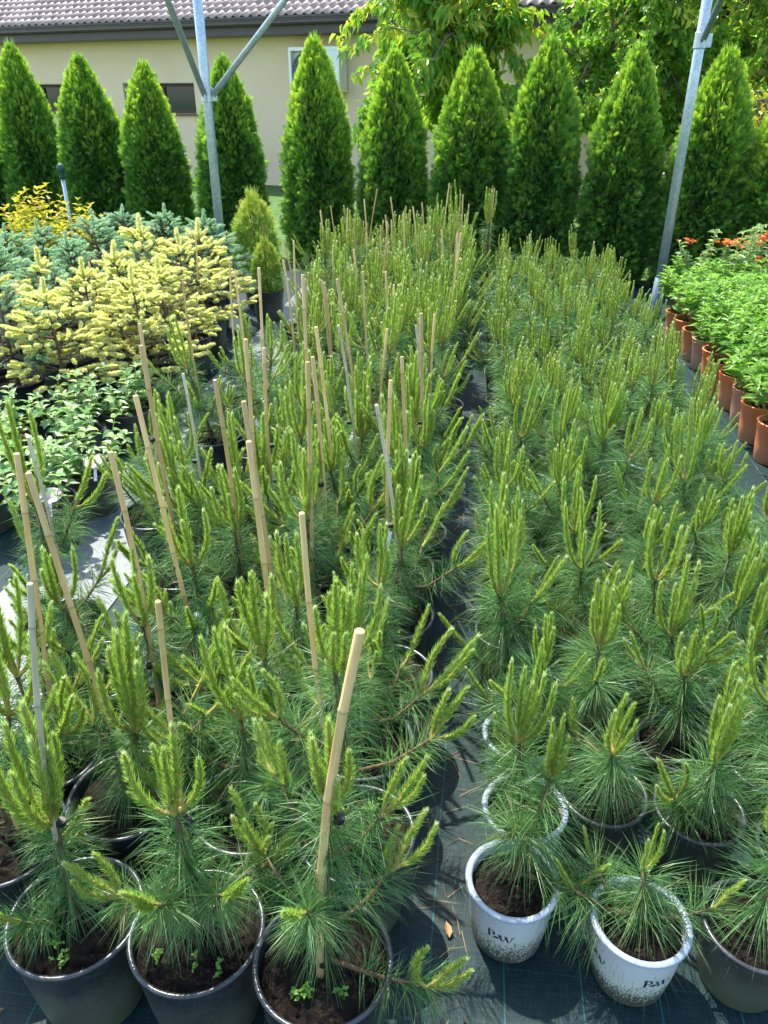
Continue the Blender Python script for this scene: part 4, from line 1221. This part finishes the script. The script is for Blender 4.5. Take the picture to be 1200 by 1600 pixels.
# azaleas with orange flowers
def azalea_nodes(seed):
    rng = np.random.default_rng(seed)
    st = MB(); lf = MB(); fl = []
    fm = MB()
    for k in range(6):
        c = rng.normal(size=3) * .020 + [0, 0, .012]
        for j in range(5):
            a = j * 1.2566 + rng.normal() * .1
            leaves(fm, c[None], norm(np.array([[math.cos(a), math.sin(a), rng.uniform(-.1, 1.4)]])), np.array([.026]), np.array([.017]), np.array([rng.uniform(.1, 1)]), rng, 0, .3)
    fme = fm.mesh('flower', M_FLOWER)
    for i in range(12):
        az = rng.uniform(0, 6.28); rr = rng.uniform(.03, .22); hh = rng.uniform(.30, .52)
        e = np.array([math.cos(az) * rr, math.sin(az) * rr, .17 + hh]); b = np.array([0, 0, .15])
        pts = [b, (b + e) / 2 + np.array([math.cos(az) * .03, math.sin(az) * .03, -.02]), e]
        tube(st, pts, [.005, .0038, .0022], 6)
        n = 16; a = rng.uniform(0, 6.28, n)
        Dd = norm(np.stack([np.cos(a), np.sin(a), rng.uniform(-.1, .7, n)], 1)); L = rng.uniform(.04, .065, n)
        s = rng.uniform(.7, 1, n); p, _ = along(pts, s)
        leaves(lf, p, Dd, L, L * .36, np.clip(rng.normal(.6, .2, n), 0, 1), rng, 0, .3)
        if rng.random() < .42: fl.append(N('flower', fme, Matrix.Translation(e + [0, 0, .015]) @ Matrix.Rotation(rng.uniform(0, 6), 4, 'Z')))
    return [N('stems', st.mesh('stems', M_SHBARK, True), None, 'stuff'), N('leaves', lf.mesh('leaves', M_HYDR), None, 'stuff')] + fl
AZ = [azalea_nodes(850 + i) for i in range(2)]
for i, (u, v, lab) in enumerate([(1.62, 5.98, 'orange flowering azalea nearest the plain steel post'), (1.86, 5.75, 'orange azalea with bare reddish stems behind the terracotta shrubs'), (1.95, 6.15, 'orange azalea at the rear beside the short thuja')]):
    put_plant('azalea_bush', u, v, POT_B[i % 2], AZ[i % 2], lab, 'azalea', 'orange azaleas', 0, 1.12, None, .17)

# ------------------------------------------------------------------ small things on the fabric
rng = np.random.default_rng(77); mb = MB(); n = 700
P = np.stack([rng.uniform(-1.9, 1.5, n), rng.uniform(.55, 4.5, n), rng.uniform(.003, .006, n)], 1)
k = rng.random(n) < .45
P[k, 0] = rng.uniform(-.07, .04, k.sum())
a = rng.uniform(0, 6.28, n)
strips(mb, P, np.stack([np.cos(a), np.sin(a), np.full(n, .02)], 1), rng.uniform(.03, .09, n), np.full(n, .0015), np.full(n, .0), np.clip(rng.normal(.5, .3, n), 0, 1), rng)
M_LITTER = foliage('fallen needles', [(0, (.16, .09, .04)), (.6, (.34, .22, .10)), (1, (.45, .36, .18))], .7, .1, .2)
lt = obj('needle_litter', mb.mesh('needle_litter', M_LITTER)); lt.rotation_euler = (0, 0, -ROW); lt['kind'] = 'stuff'
setp(lt, 'thin brown fallen pine needles lying on the ground cover', None)
mb = MB(); leaves(mb, np.zeros((1, 3)), np.array([[0, 1.0, 0]]), np.array([.034]), np.array([.018]), np.array([.5]), np.random.default_rng(2), 0, .1, .5, -.2)
fl = obj('fallen_leaf', mb.mesh('fallen_leaf', simple('dry leaf', (.33, .19, .09), .7, .2, 0, .3, 60))); fl.location = W(.012, .985, .006); fl.rotation_euler = (0, .2, .2)
setp(fl, 'single dry brown leaf lying on the dark aisle near the white pot', 'leaf')
rng = np.random.default_rng(33); mb = MB()
for _ in range(900):
    u, v = rng.uniform(-1.9, 1.5), rng.uniform(.6, 4.0) 
    s = rng.uniform(.0012, .0045); c = np.array([u, v, s * .5])
    o = np.array([(1, 0, 0), (-1, 0, 0), (0, 1, 0), (0, -1, 0), (0, 0, .5), (0, 0, -.5)]) * s * rng.uniform(.5, 1.7, (6, 3))
    mb.add(o + c, [[0, 2, 4], [2, 1, 4], [1, 3, 4], [3, 0, 4], [2, 0, 5], [1, 2, 5], [3, 1, 5], [0, 3, 5]], rng.uniform(.3, 1.0))
cr = obj('soil_crumbs', mb.mesh('soil_crumbs', M_SOIL2)); cr.rotation_euler = (0, 0, -ROW); cr.location = (0, 0, .001); cr['kind'] = 'stuff'
setp(cr, 'scattered soil crumbs and grit on the dark ground cover', None)
print('pines', count, 'objects', len(bpy.data.objects))
